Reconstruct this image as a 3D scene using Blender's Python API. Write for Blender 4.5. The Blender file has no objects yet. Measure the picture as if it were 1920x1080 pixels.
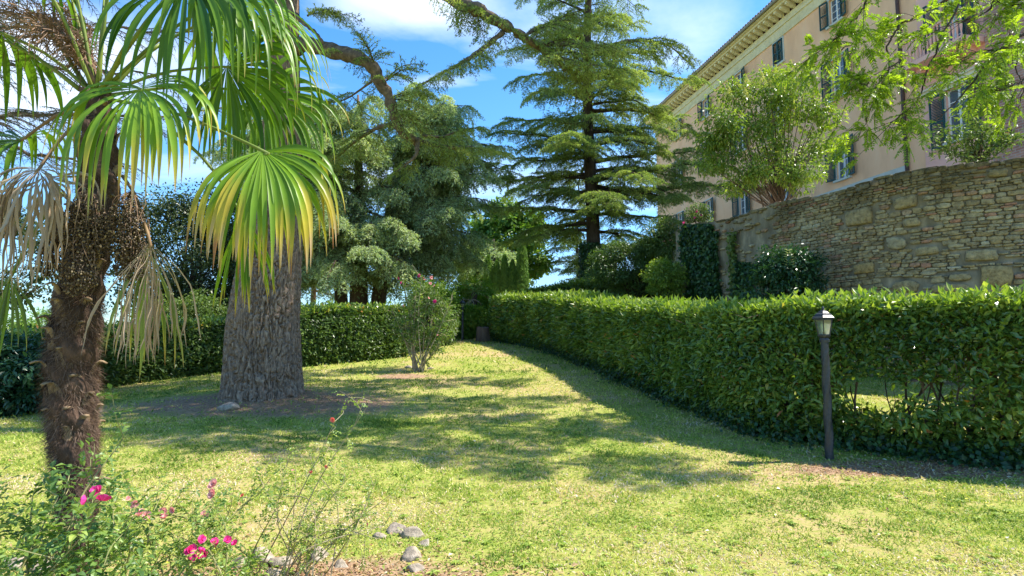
import bpy, math, random
import numpy as np
from mathutils import Vector
random.seed(7)
rs = np.random.RandomState(11)
R = math.radians
C = bpy.context.scene.collection
scn = bpy.context.scene
# ------------------------------------------------------------ camera, sky, sun, exposure
cam = bpy.data.cameras.new('camera'); co = bpy.data.objects.new('camera', cam); C.objects.link(co)
cam.lens = 20; cam.sensor_width = 36; cam.clip_start = 0.05; cam.clip_end = 9000
PITCH = math.atan(90/1066.7)
co.location = (0, 0, 1.4); co.rotation_euler = (math.pi/2+PITCH, 0, 0)
scn.camera = co
SUN_EL = R(55); SUN_AZ = R(80)          # azimuth measured from +Y towards +X
SUN = np.array([math.sin(SUN_AZ)*math.cos(SUN_EL), math.cos(SUN_AZ)*math.cos(SUN_EL), math.sin(SUN_EL)])
sl = bpy.data.lights.new('sun', 'SUN'); so = bpy.data.objects.new('sun', sl); C.objects.link(so)
sl.energy = 4.9; sl.angle = R(0.55); sl.color = (1.0, 0.94, 0.84)
so.location = (20, 15, 30)
so.rotation_euler = Vector(SUN).to_track_quat('Z', 'Y').to_euler()
w = bpy.data.worlds.new('World'); scn.world = w; w.use_nodes = True
nt = w.node_tree; nt.nodes.clear()
def nd(nt, typ, **k):
    n = nt.nodes.new(typ)
    for a, b in k.items(): setattr(n, a, b)
    return n
wo = nd(nt, 'ShaderNodeOutputWorld'); bg = nd(nt, 'ShaderNodeBackground')
sky = nd(nt, 'ShaderNodeTexSky', sky_type='NISHITA', sun_disc=False, sun_elevation=SUN_EL, sun_rotation=SUN_AZ)
sky.air_density = 1.0; sky.dust_density = 0.25; sky.ozone_density = 2.0
bg.inputs['Strength'].default_value = 0.15
tc = nd(nt, 'ShaderNodeTexCoord'); sep = nd(nt, 'ShaderNodeSeparateXYZ')
nt.links.new(tc.outputs['Generated'], sep.inputs[0])
def wmath(op, a, b=None):
    m = nd(nt, 'ShaderNodeMath', operation=op)
    for i, v in enumerate((a, b)):
        if v is None: continue
        if isinstance(v, (int, float)): m.inputs[i].default_value = v
        else: nt.links.new(v, m.inputs[i])
    return m.outputs[0]
den = wmath('ADD', wmath('MAXIMUM', sep.outputs['Z'], 0.0), 0.22)
cx = wmath('DIVIDE', sep.outputs['X'], den); cy = wmath('DIVIDE', sep.outputs['Y'], den)
comb = nd(nt, 'ShaderNodeCombineXYZ'); nt.links.new(cx, comb.inputs[0]); nt.links.new(cy, comb.inputs[1])
mp = nd(nt, 'ShaderNodeMapping'); mp.inputs['Rotation'].default_value = (0, 0, R(25)); mp.inputs['Scale'].default_value = (0.55, 1.25, 1)
mp.inputs['Location'].default_value = (0.35, 2.3, 0)
nt.links.new(comb.outputs[0], mp.inputs[0])
nz = nd(nt, 'ShaderNodeTexNoise'); nz.inputs['Scale'].default_value = 0.9; nz.inputs['Detail'].default_value = 9
nz.inputs['Roughness'].default_value = 0.58; nz.inputs['Distortion'].default_value = 0.7
nt.links.new(mp.outputs[0], nz.inputs['Vector'])
cr = nd(nt, 'ShaderNodeValToRGB'); cr.color_ramp.elements[0].position = 0.50; cr.color_ramp.elements[1].position = 0.80
cr.color_ramp.elements[0].color = (0, 0, 0, 1); cr.color_ramp.elements[1].color = (.95, .95, .95, 1)
cfac = nz.outputs['Fac']
for (bx_, by_), (rx_, ry_), am in [((-.25, 1.14), (.24, .13), .25), ((-1.25, 1.35), (.5, .4), .10), ((.40, 1.20), (.10, .2), .07), ((-.16, 1.42), (.16, .05), .14)]:
    v_ = nd(nt, 'ShaderNodeVectorMath', operation='SUBTRACT'); nt.links.new(comb.outputs[0], v_.inputs[0]); v_.inputs[1].default_value = (bx_, by_, 0)
    v2 = nd(nt, 'ShaderNodeVectorMath', operation='DIVIDE'); nt.links.new(v_.outputs[0], v2.inputs[0]); v2.inputs[1].default_value = (rx_, ry_, 1)
    v3 = nd(nt, 'ShaderNodeVectorMath', operation='LENGTH'); nt.links.new(v2.outputs[0], v3.inputs[0])
    mr_ = nd(nt, 'ShaderNodeMapRange', interpolation_type='SMOOTHSTEP'); mr_.inputs[1].default_value = 0; mr_.inputs[2].default_value = 1.3; mr_.inputs[3].default_value = am; mr_.inputs[4].default_value = 0
    nt.links.new(v3.outputs['Value'], mr_.inputs[0]); cfac = wmath('ADD', cfac, mr_.outputs[0])
hz_ = nd(nt, 'ShaderNodeMapRange'); hz_.inputs[1].default_value = 0.02; hz_.inputs[2].default_value = .26; hz_.inputs[3].default_value = -.13; hz_.inputs[4].default_value = 0
nt.links.new(sep.outputs['Z'], hz_.inputs[0]); cfac = wmath('ADD', cfac, hz_.outputs[0])
nt.links.new(cfac, cr.inputs[0])
mx = nd(nt, 'ShaderNodeMix', data_type='RGBA')
nt.links.new(cr.outputs[0], mx.inputs[0]); 
hsv = nd(nt, 'ShaderNodeHueSaturation'); hsv.inputs['Saturation'].default_value = 1.32; hsv.inputs['Value'].default_value = 1.02
nt.links.new(sky.outputs[0], hsv.inputs['Color'])
hr_ = nd(nt, 'ShaderNodeMapRange', interpolation_type='SMOOTHSTEP'); hr_.inputs[1].default_value = -.02; hr_.inputs[2].default_value = .30; hr_.inputs[3].default_value = 0; hr_.inputs[4].default_value = 1
nt.links.new(sep.outputs['Z'], hr_.inputs[0])
ht = nd(nt, 'ShaderNodeMix', data_type='RGBA'); ht.inputs[6].default_value = (.42, .58, .78, 1); ht.inputs[7].default_value = (1, 1, 1, 1); nt.links.new(hr_.outputs[0], ht.inputs[0])
hm = nd(nt, 'ShaderNodeMix', data_type='RGBA', blend_type='MULTIPLY'); hm.inputs[0].default_value = 1; nt.links.new(hsv.outputs[0], hm.inputs[6]); nt.links.new(ht.outputs[2], hm.inputs[7])
nt.links.new(hm.outputs[2], mx.inputs[6]); mx.inputs[7].default_value = (5.3, 5.6, 6.0, 1)
nt.links.new(mx.outputs[2], bg.inputs[0]); nt.links.new(bg.outputs[0], wo.inputs[0])
scn.view_settings.view_transform = 'Standard'; scn.view_settings.look = 'None'
scn.view_settings.exposure = 1.05; scn.view_settings.gamma = 1.0
try:
    scn.cycles.max_bounces = 7; scn.cycles.transparent_max_bounces = 6; scn.cycles.sample_clamp_indirect = 6
except Exception: pass

# ------------------------------------------------------------ helpers
F = 1066.7; cp, sp = math.cos(PITCH), math.sin(PITCH)
def P(px, py, Y):
    u = (px-960)/F; v = (540-py)/F
    dy = cp-sp*v; k = Y/dy
    return np.array([u*k, Y, 1.4+(sp+cp*v)*k])
def softplus(x, k=1.5): return np.logaddexp(0, x*k)/k
def gz(x, y):
    x = np.asarray(x, float); y = np.asarray(y, float)
    z = 0.07*(softplus(y-6)-softplus(y-34))
    z = z+0.10*np.exp(-((x+4.3)**2+(y-10.2)**2)/3.4)
    z = z-0.16*softplus(-x-10.5, 1)*1.0/(1+0.004*np.abs(x))
    z = z-0.05*softplus(y-75, .1)
    return np.maximum(z, -46+0*z)
def G(px, py):
    a, b = 0.5, 80.
    for Y in np.arange(1, 80, .25):
        p = P(px, py, Y)
        if p[2] < gz(p[0], p[1]): b = Y; a = Y-.25; break
    for _ in range(20):
        m = (a+b)/2; p = P(px, py, m)
        if p[2] < gz(p[0], p[1]): b = m
        else: a = m
    p = P(px, py, b); p[2] = gz(p[0], p[1]); return p
def hsh(i, j, k):
    n = (i*374761393+j*668265263+k*1274126177) & 0xffffffff
    n = ((n ^ (n >> 13))*1274126177) & 0xffffffff
    return ((n ^ (n >> 16)) & 0xffff)/65535.
def vnoise(x, y, z=0.):
    x, y, z = np.broadcast_arrays(np.asarray(x, float), y, z)
    xi = np.floor(x).astype(np.int64); yi = np.floor(y).astype(np.int64); zi = np.floor(z).astype(np.int64)
    fx, fy, fz = x-xi, y-yi, z-zi
    fx = fx*fx*(3-2*fx); fy = fy*fy*(3-2*fy); fz = fz*fz*(3-2*fz)
    r = 0
    for a in (0, 1):
        for b in (0, 1):
            for c in (0, 1):
                r = r+hsh(xi+a, yi+b, zi+c)*(fx if a else 1-fx)*(fy if b else 1-fy)*(fz if c else 1-fz)
    return r
def fbm(x, y, z=0., o=4):
    r = 0; a = .5; s = 0
    for i in range(o):
        r = r+a*vnoise(np.asarray(x)*2**i+i*17.3, np.asarray(y)*2**i, np.asarray(z)*2**i); s += a; a *= .5
    return r/s
def unit(v):
    v = np.asarray(v, float); return v/np.maximum(np.linalg.norm(v, axis=-1, keepdims=True), 1e-9)
def rdir(n): return unit(rs.normal(size=(n, 3)))

def tag(o, label=None, cat=None, group=None, kind=None):
    if label: o['label'] = label
    if cat: o['category'] = cat
    if group: o['group'] = group
    if kind: o['kind'] = kind
    return o
def thing(name, label, cat, loc=(0, 0, 0), rz=0, group=None):
    o = bpy.data.objects.new(name, None); C.objects.link(o)
    o.location = tuple(float(v) for v in loc); o.rotation_euler = (0, 0, rz); o.empty_display_size = .3
    return tag(o, label, cat, group)
def root_loc(o):
    l = np.zeros(3)
    while o is not None: l += np.array(o.location); o = o.parent
    return l
def mkobj(name, V, faces, mat, parent=None, world=True, smooth=False, rnd=None, col=None, origin=None):
    """faces: list of int arrays (n,k). World coordinates unless world=False (then local to the parent)"""
    V = np.asarray(V, float)
    org = np.zeros(3)
    if parent is not None and world: org = root_loc(parent)
    elif parent is None and origin is not None: org = np.asarray(origin, float)
    me = bpy.data.meshes.new(name)
    faces = [np.asarray(f, np.int64) for f in faces if len(f)]
    me.vertices.add(len(V)); me.vertices.foreach_set('co', (V-org).astype(np.float32).ravel())
    li = np.concatenate([f.ravel() for f in faces]); me.loops.add(len(li)); me.loops.foreach_set('vertex_index', li.astype(np.int32))
    cnt = np.concatenate([np.full(len(f), f.shape[1]) for f in faces]); st = np.concatenate([[0], np.cumsum(cnt)[:-1]])
    me.polygons.add(len(cnt)); me.polygons.foreach_set('loop_start', st.astype(np.int32))
    if smooth: me.polygons.foreach_set('use_smooth', np.ones(len(cnt), bool))
    me.update(calc_edges=True)
    if smooth is False: me.polygons.foreach_set('use_smooth', np.zeros(len(cnt), bool))
    if rnd is not None:
        a = me.attributes.new('rnd', 'FLOAT', 'FACE'); a.data.foreach_set('value', np.asarray(rnd, np.float32))
    if col is not None:
        a = me.attributes.new('col', 'FLOAT_COLOR', 'POINT')
        c4 = np.ones((len(V), 4), np.float32); c4[:, :3] = col; a.data.foreach_set('color', c4.ravel())
    me.materials.append(mat)
    o = bpy.data.objects.new(name, me); C.objects.link(o)
    if parent is not None: o.parent = parent
    elif origin is not None: o.location = tuple(org)
    return o

class Buf:
    """collects arbitrary quads/tris with optional per-face random value"""
    def __init__(s): s.V = []; s.Q = []; s.T = []; s.n = 0; s.rq = []; s.rt = []
    def add(s, V, Q=None, T=None, rnd=0.5):
        V = np.asarray(V, float); 
        if Q is not None and len(Q): s.Q.append(np.asarray(Q)+s.n); s.rq.append(np.broadcast_to(rnd, (len(Q),)) )
        if T is not None and len(T): s.T.append(np.asarray(T)+s.n); s.rt.append(np.broadcast_to(rnd, (len(T),)) )
        s.V.append(V); s.n += len(V)
    def box(s, x0, x1, y0, y1, z0, z1, rnd=.5):
        V = [(x, y, z) for x in (x0, x1) for y in (y0, y1) for z in (z0, z1)]
        s.add(V, [(0, 1, 3, 2), (4, 6, 7, 5), (0, 4, 5, 1), (2, 3, 7, 6), (0, 2, 6, 4), (1, 5, 7, 3)], rnd=rnd)
    def boxr(s, c, half, rot, rnd=.5):
        V = np.array([(x, y, z) for x in (-1, 1) for y in (-1, 1) for z in (-1, 1)])*np.asarray(half)
        V = V@np.asarray(rot).T+np.asarray(c)
        s.add(V, [(0, 1, 3, 2), (4, 6, 7, 5), (0, 4, 5, 1), (2, 3, 7, 6), (0, 2, 6, 4), (1, 5, 7, 3)], rnd=rnd)
    def tube(s, pts, rad, sides=6, rnd=.5, cap=True):
        pts = np.asarray(pts, float); k = len(pts); rad = np.broadcast_to(rad, (k,))
        t = unit(np.gradient(pts, axis=0)); m = t.mean(0)
        ref = np.array([1., 0, 0]) if abs(m[0]) < .6*np.linalg.norm(m)+1e-9 else np.array([0, 1., 0])
        a = unit(np.cross(t, ref)); b = np.cross(t, a)
        an = np.arange(sides)*2*math.pi/sides
        V = pts[:, None]+rad[:, None, None]*(a[:, None]*np.cos(an)[None, :, None]+b[:, None]*np.sin(an)[None, :, None])
        i = np.arange(k-1)[:, None]*sides; j = np.arange(sides)[None]; j2 = (j+1) % sides
        Q = np.stack([i+j, i+j2, i+sides+j2, i+sides+j], -1).reshape(-1, 4)
        V = V.reshape(-1, 3); T = None
        if cap:
            V = np.vstack([V, pts[-1:], pts[:1]]); e = (k-1)*sides; jj = np.arange(sides); n = len(V)
            T = np.vstack([np.stack([e+jj, e+(jj+1) % sides, np.full(sides, n-2)], -1), np.stack([(jj+1) % sides, jj, np.full(sides, n-1)], -1)])
        s.add(V, Q, T, rnd)
    def lathe(s, prof, c=(0, 0, 0), sides=12, rnd=.5, rot=0):
        prof = np.asarray(prof, float); an = np.arange(sides)*2*math.pi/sides+rot; k = len(prof)
        V = np.stack([prof[:, None, 0]*np.cos(an), prof[:, None, 0]*np.sin(an), np.repeat(prof[:, 1:2], sides, 1)], -1).reshape(-1, 3)+np.asarray(c)
        i = np.arange(k-1)[:, None]*sides; j = np.arange(sides)[None]; j2 = (j+1) % sides
        s.add(V, np.stack([i+j, i+j2, i+sides+j2, i+sides+j], -1).reshape(-1, 4), rnd=rnd)
    def build(s, name, mat, parent=None, **k):
        if not s.V: return None
        V = np.vstack(s.V); fc = []; rn = []
        if s.Q: fc.append(np.vstack(s.Q)); rn.append(np.concatenate(s.rq))
        if s.T: fc.append(np.vstack(s.T)); rn.append(np.concatenate(s.rt))
        return mkobj(name, V, fc, mat, parent, rnd=np.concatenate(rn), **k)

class Leaves:
    def __init__(s): s.a = []
    def add(s, p, d, n, l, w, r=None):
        p = np.asarray(p, float).reshape(-1, 3); k = len(p)
        if k == 0: return
        d = np.broadcast_to(d, (k, 3)); n = np.broadcast_to(n, (k, 3))
        l = np.broadcast_to(l, (k,)); w = np.broadcast_to(w, (k,))
        r = rs.rand(k) if r is None else np.broadcast_to(r, (k,))
        s.a.append(np.concatenate([p, d, n, l[:, None], w[:, None], r[:, None]], 1))
    def build(s, name, mat, parent=None, kind='quad', bend=.18, **kw):
        A = np.vstack(s.a); p = A[:, :3]; d = unit(A[:, 3:6]); n = A[:, 6:9]; l = A[:, 9:10]; w = A[:, 10:11]; r = A[:, 11]
        sd = unit(np.cross(d, n)); up = np.cross(sd, d); N = len(A); i = np.arange(N)
        if kind == 'quad':
            V = np.stack([p, p+d*l*.45+sd*w*.5, p+d*l-up*l*bend, p+d*l*.45-sd*w*.5], 1).reshape(-1, 3)
            return mkobj(name, V, [np.stack([i*4, i*4+1, i*4+2, i*4+3], 1)], mat, parent, rnd=r, **kw)
        # folded leaf: base, right, mid, left, tip
        fold = .22*w
        V = np.stack([p, p+d*l*.42+sd*w*.5+up*fold, p+d*l*.5-up*l*bend*.25, p+d*l*.42-sd*w*.5+up*fold, p+d*l-up*l*bend,
                      p+d*l*.78+sd*w*.3+up*(fold*.6-l*bend*.6), p+d*l*.78-sd*w*.3+up*(fold*.6-l*bend*.6)], 1).reshape(-1, 3)
        b = i*7
        T = np.stack([np.stack([b, b+1, b+2], 1), np.stack([b, b+2, b+3], 1)], 1).reshape(-1, 3)
        Q = np.stack([np.stack([b+2, b+1, b+5, b+4], 1), np.stack([b+2, b+4, b+6, b+3], 1)], 1).reshape(-1, 4)
        return mkobj(name, V, [Q, T], mat, parent, rnd=np.concatenate([np.repeat(r, 2), np.repeat(r, 2)]), **kw)

def spline(pts, n):
    """Catmull-Rom resample"""
    p = np.asarray(pts, float); q = np.vstack([2*p[0]-p[1], p, 2*p[-1]-p[-2]]); m = len(p)-1
    t = np.linspace(0, m-1e-6, n); i = t.astype(int); f = (t-i)[:, None]
    a, b, c, d = q[i], q[i+1], q[i+2], q[i+3]
    return .5*((2*b)+(-a+c)*f+(2*a-5*b+4*c-d)*f**2+(-a+3*b-3*c+d)*f**3)

# ------------------------------------------------------------ materials
def newmat(name):
    m = bpy.data.materials.new(name); m.use_nodes = True; t = m.node_tree; t.nodes.clear()
    return m, t, nd(t, 'ShaderNodeOutputMaterial')
def ramp(t, cols, fac=None):
    c = nd(t, 'ShaderNodeValToRGB'); e = c.color_ramp.elements
    cols = [(a, b) if isinstance(b, tuple) else (i/(max(1, len(cols)-1)), (a, b)) for i, (a, b) in enumerate(cols)]
    while len(e) < len(cols): e.new(.5)
    for i, (p, cc) in enumerate(cols): e[i].position = p; e[i].color = (*cc, 1)
    if fac is not None: t.links.new(fac, c.inputs[0])
    return c
def leaf_mat(name, cols, tr=.35, rough=.45, spec=.4, tcol=(1.25, 1.35, .5), attr='rnd'):
    m, t, out = newmat(name)
    at = nd(t, 'ShaderNodeAttribute', attribute_name=attr)
    if attr == 'rnd': base = ramp(t, cols, at.outputs['Fac']).outputs[0]
    else: base = at.outputs['Color']
    b = nd(t, 'ShaderNodeBsdfPrincipled'); b.inputs['Roughness'].default_value = rough; b.inputs['Specular IOR Level'].default_value = spec
    t.links.new(base, b.inputs['Base Color'])
    mu = nd(t, 'ShaderNodeMix', data_type='RGBA', blend_type='MULTIPLY'); mu.inputs[0].default_value = 1; mu.inputs[7].default_value = (*tcol, 1)
    t.links.new(base, mu.inputs[6])
    tl = nd(t, 'ShaderNodeBsdfTranslucent'); t.links.new(mu.outputs[2], tl.inputs[0])
    ms = nd(t, 'ShaderNodeMixShader'); ms.inputs[0].default_value = tr
    t.links.new(b.outputs[0], ms.inputs[1]); t.links.new(tl.outputs[0], ms.inputs[2]); t.links.new(ms.outputs[0], out.inputs[0])
    return m
def noisy(name, c1, c2, scale=5., rough=.85, bump=.3, stretch=(1, 1, 1), c3=None, detail=6, dist=.02, spec=.25, attr=None, metal=0):
    m, t, out = newmat(name)
    b = nd(t, 'ShaderNodeBsdfPrincipled'); b.inputs['Roughness'].default_value = rough; b.inputs['Specular IOR Level'].default_value = spec
    b.inputs['Metallic'].default_value = metal
    tcn = nd(t, 'ShaderNodeTexCoord'); mpn = nd(t, 'ShaderNodeMapping'); mpn.inputs['Scale'].default_value = stretch
    t.links.new(tcn.outputs['Object'], mpn.inputs[0])
    n = nd(t, 'ShaderNodeTexNoise'); n.inputs['Scale'].default_value = scale; n.inputs['Detail'].default_value = detail; n.inputs['Roughness'].default_value = .6
    t.links.new(mpn.outputs[0], n.inputs['Vector'])
    cols = [(.3, c1), (.7, c2)] if c3 is None else [(.28, c1), (.5, c3), (.72, c2)]
    r = ramp(t, cols, n.outputs['Fac']); src = r.outputs[0]
    if attr:
        at = nd(t, 'ShaderNodeAttribute', attribute_name='rnd'); ar = ramp(t, attr, at.outputs['Fac'])
        mu = nd(t, 'ShaderNodeMix', data_type='RGBA', blend_type='MULTIPLY'); mu.inputs[0].default_value = 1
        t.links.new(ar.outputs[0], mu.inputs[6]); t.links.new(src, mu.inputs[7]); src = mu.outputs[2]
    t.links.new(src, b.inputs['Base Color'])
    if bump:
        bp = nd(t, 'ShaderNodeBump'); bp.inputs['Strength'].default_value = bump; bp.inputs['Distance'].default_value = dist
        t.links.new(n.outputs['Fac'], bp.inputs['Height']); t.links.new(bp.outputs[0], b.inputs['Normal'])
    t.links.new(b.outputs[0], out.inputs[0]); return m
def plain(name, col, rough=.6, metal=0, spec=.4, emit=None):
    m, t, out = newmat(name); b = nd(t, 'ShaderNodeBsdfPrincipled')
    b.inputs['Base Color'].default_value = (*col, 1); b.inputs['Roughness'].default_value = rough; b.inputs['Metallic'].default_value = metal
    b.inputs['Specular IOR Level'].default_value = spec
    t.links.new(b.outputs[0], out.inputs[0]); return m

M = {}
M['cedar_leaf'] = leaf_mat('cedar_needles', [(0, (.11, .18, .055)), (.45, (.26, .35, .10)), (.8, (.42, .49, .17)), (1, (.52, .54, .22))], .42, .55, .25)
M['blue_leaf'] = leaf_mat('blue_cedar_needles', [(0, (.16, .24, .14)), (.45, (.36, .46, .25)), (.8, (.54, .62, .35)), (.96, (.62, .62, .34)), (1, (.58, .42, .24))], .38, .6, .2)
M['far_cedar_leaf'] = leaf_mat('far_cedar_needles', [(0, (.05, .10, .06)), (1, (.14, .21, .12))], .25, .6, .2)
M['oak_leaf'] = leaf_mat('oak_foliage', [(0, (.025, .045, .015)), (.6, (.06, .09, .03)), (1, (.13, .17, .06))], .25, .4, .4)
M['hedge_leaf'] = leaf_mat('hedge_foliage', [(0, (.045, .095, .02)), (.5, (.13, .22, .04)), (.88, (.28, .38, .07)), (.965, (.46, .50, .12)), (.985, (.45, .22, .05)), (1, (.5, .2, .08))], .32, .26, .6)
M['hedge_top_leaf'] = leaf_mat('hedge_lit_top_foliage', [(0, (.13, .22, .03)), (.6, (.24, .34, .05)), (1, (.38, .44, .10))], .38, .35, .5)  # sunlight on the hedge tops is put into this lighter leaf colour
M['dark_hedge_leaf'] = leaf_mat('dark_hedge_foliage', [(0, (.04, .08, .02)), (.6, (.10, .17, .04)), (1, (.2, .28, .06))], .3, .35, .5)
M['laurel_leaf'] = leaf_mat('laurel_foliage', [(0, (.02, .06, .03)), (.7, (.04, .11, .045)), (1, (.08, .16, .05))], .2, .3, .5)
M['ivy_leaf'] = leaf_mat('ivy_foliage', [(0, (.012, .045, .016)), (.7, (.03, .09, .025)), (1, (.07, .15, .04))], .2, .4, .45)
M['privet_leaf'] = leaf_mat('privet_foliage', [(0, (.08, .15, .025)), (.5, (.20, .30, .045)), (.85, (.38, .46, .08)), (1, (.6, .56, .12))], .36, .35, .5)
M['privet_bloom'] = leaf_mat('privet_panicle', [(0, (.45, .46, .16)), (1, (.65, .62, .3))], .3, .6, .2)
M['pinnate_leaf'] = leaf_mat('pinnate_foliage', [(0, (.10, .18, .02)), (.4, (.24, .36, .03)), (1, (.50, .60, .06))], .5, .4, .4)
M['lime_leaf'] = leaf_mat('lime_green_foliage', [(0, (.08, .18, .02)), (.5, (.17, .30, .04)), (1, (.34, .42, .08))], .4, .45, .35)
M['mid_lime_leaf'] = leaf_mat('fresh_green_foliage', [(0, (.06, .14, .02)), (.5, (.13, .24, .035)), (1, (.26, .36, .07))], .35, .45, .35)
M['mid_leaf'] = leaf_mat('mid_green_foliage', [(0, (.06, .11, .03)), (.6, (.13, .20, .05)), (1, (.26, .32, .10))], .35, .45, .35)
M['cypress_leaf'] = leaf_mat('cypress_foliage', [(0, (.10, .21, .06)), (1, (.30, .46, .13))], .2, .6, .2)
M['rose_leaf'] = leaf_mat('rose_foliage', [(0, (.05, .12, .035)), (.5, (.13, .23, .06)), (.85, (.28, .38, .08)), (1, (.4, .45, .1))], .38, .4, .4)
M['grass'] = leaf_mat('grass_blades', [(0, (.10, .19, .025)), (.28, (.25, .36, .05)), (.55, (.47, .53, .11)), (.75, (.64, .60, .2)), (.9, (.68, .52, .30)), (1, (.74, .60, .48))], .35, .5, .25, (1.1, 1.2, .6))
M['frond'] = leaf_mat('palm_frond', None, .38, .36, .28, (1.2, 1.3, .45), attr='col')
M['dead_frond'] = leaf_mat('dried_palm_frond', None, .15, .75, .2, (1, 1, .8), attr='col')
M['needle_twig'] = noisy('twig_bark', (.05, .03, .02), (.13, .09, .06), 8)
M['bark_cedar'] = noisy('furrowed_cedar_bark', (.12, .075, .048), (.46, .335, .235), 26, .92, .9, (1, 1, .4), (.26, .18, .125), 10, .025)
M['bark_limb'] = noisy('lichened_limb_bark', (.06, .045, .035), (.24, .18, .12), 14, .9, .5, (1, 1, 1), (.13, .10, .07), 8, .03)
M['bark_dark'] = noisy('dark_bark', (.03, .022, .016), (.11, .08, .06), 6, .9, .4, (1, 1, .4))
M['bark_brown'] = noisy('reddish_bark', (.08, .05, .035), (.22, .15, .11), 5, .9, .4, (1, 1, .25))
M['stem_pale'] = noisy('pale_stem', (.22, .17, .09), (.5, .42, .28), 20, .8, .2)
M['cane'] = noisy('rose_cane', (.16, .18, .06), (.34, .30, .14), 20, .7, .2)
M['palm_trunk'] = noisy('palm_trunk_fibre', (.035, .022, .014), (.16, .10, .07), 16, .95, .9, (1, 1, .5), (.08, .05, .035), 9, .04)
M['fibre'] = leaf_mat('palm_fibre', [(0, (.035, .02, .012)), (.45, (.12, .075, .05)), (.8, (.27, .19, .14)), (1, (.52, .42, .33))], .15, .8, .2, (1, .9, .7))
M['stub'] = noisy('palm_leaf_base', (.10, .06, .035), (.36, .26, .15), 22, .7, .4, (1, 1, .4))
M['fruit'] = leaf_mat('palm_fruit', [(0, (.03, .02, .012)), (.7, (.10, .065, .035)), (1, (.34, .25, .14))], 0, .6, .4)
M['petiole'] = noisy('palm_petiole', (.10, .15, .03), (.22, .27, .05), 8, .5, .1)
M['petiole_brown'] = noisy('dry_petiole', (.16, .09, .05), (.30, .2, .1), 8, .7, .2)
M['flower_stalk'] = noisy('palm_flower_stalk', (.11, .065, .04), (.30, .19, .12), 12, .8, .3)
M['iron'] = noisy('lamp_iron', (.018, .02, .023), (.045, .048, .054), 30, .42, .2, spec=.5)
M['plaster'] = noisy('salmon_plaster', (.82, .46, .265), (.98, .63, .40), 1.1, .9, .25, (1, 1, .35), (.97, .57, .335), 10, .01)
M['pink_plaster'] = noisy('pink_plaster', (.84, .44, .36), (.94, .56, .46), .8, .9, .15, dist=.01)
M['cream'] = noisy('cream_stucco', (.68, .62, .45), (.84, .78, .60), 2, .85, .15, dist=.01)
M['cornice'] = noisy('ochre_cream_stucco', (.66, .56, .32), (.84, .74, .48), 3, .85, .2, dist=.01)
M['greystone'] = noisy('pale_grey_stucco', (.52, .53, .48), (.68, .68, .61), 2, .85, .15)
M['shutter'] = noisy('dark_green_shutter_paint', (.012, .055, .055), (.025, .085, .085), 6, .5, .1)
M['white_wood'] = plain('white_window_paint', (.82, .82, .80), .5)
M['curtain'] = plain('white_curtain', (.72, .76, .80), .8)
M['glass'] = plain('window_glass', (.10, .13, .17), .04, 0, 1.0)
M['copper'] = noisy('brown_downpipe', (.06, .035, .03), (.12, .07, .06), 5, .5, .1)
M['gutter'] = plain('grey_gutter', (.30, .31, .32), .45, .3)
M['tile'] = noisy('terracotta_tile', (.22, .12, .08), (.50, .33, .23), 4, .9, .3, attr=[(0, (.6, .6, .6)), (1, (1.1, 1, .95))])
M['lantern_glass'] = plain('frosted_lantern_glass', (.42, .47, .38), .12, 0, .8)
M['bulb'] = plain('lamp_bulb', (.9, .88, .6), .3)
M['amber'] = plain('amber_glass', (.75, .38, .08), .2)
M['stoneedge'] = noisy('edging_rock', (.16, .13, .10), (.50, .43, .34), 14, .92, .9, c3=(.34, .28, .21), dist=.03, detail=10)
def bloom_mat(name, cols): return leaf_mat(name, cols, .35, .55, .25, (1.1, .9, 1.0))
M['magenta'] = bloom_mat('magenta_petals', [(0, (.70, .03, .22)), (.6, (.85, .08, .38)), (1, (.95, .35, .60))])
M['palepink'] = bloom_mat('pale_pink_petals', [(0, (.80, .35, .33)), (1, (.92, .66, .60))])
M['coral'] = bloom_mat('coral_petals', [(0, (.80, .14, .10)), (1, (.92, .35, .28))])
M['yellow'] = plain('yellow_petals', (.85, .7, .05), .6)
M['litter'] = leaf_mat('fallen_leaf', [(0, (.30, .16, .08)), (.6, (.5, .36, .2)), (1, (.75, .7, .6))], .15, .7, .2)

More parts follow.
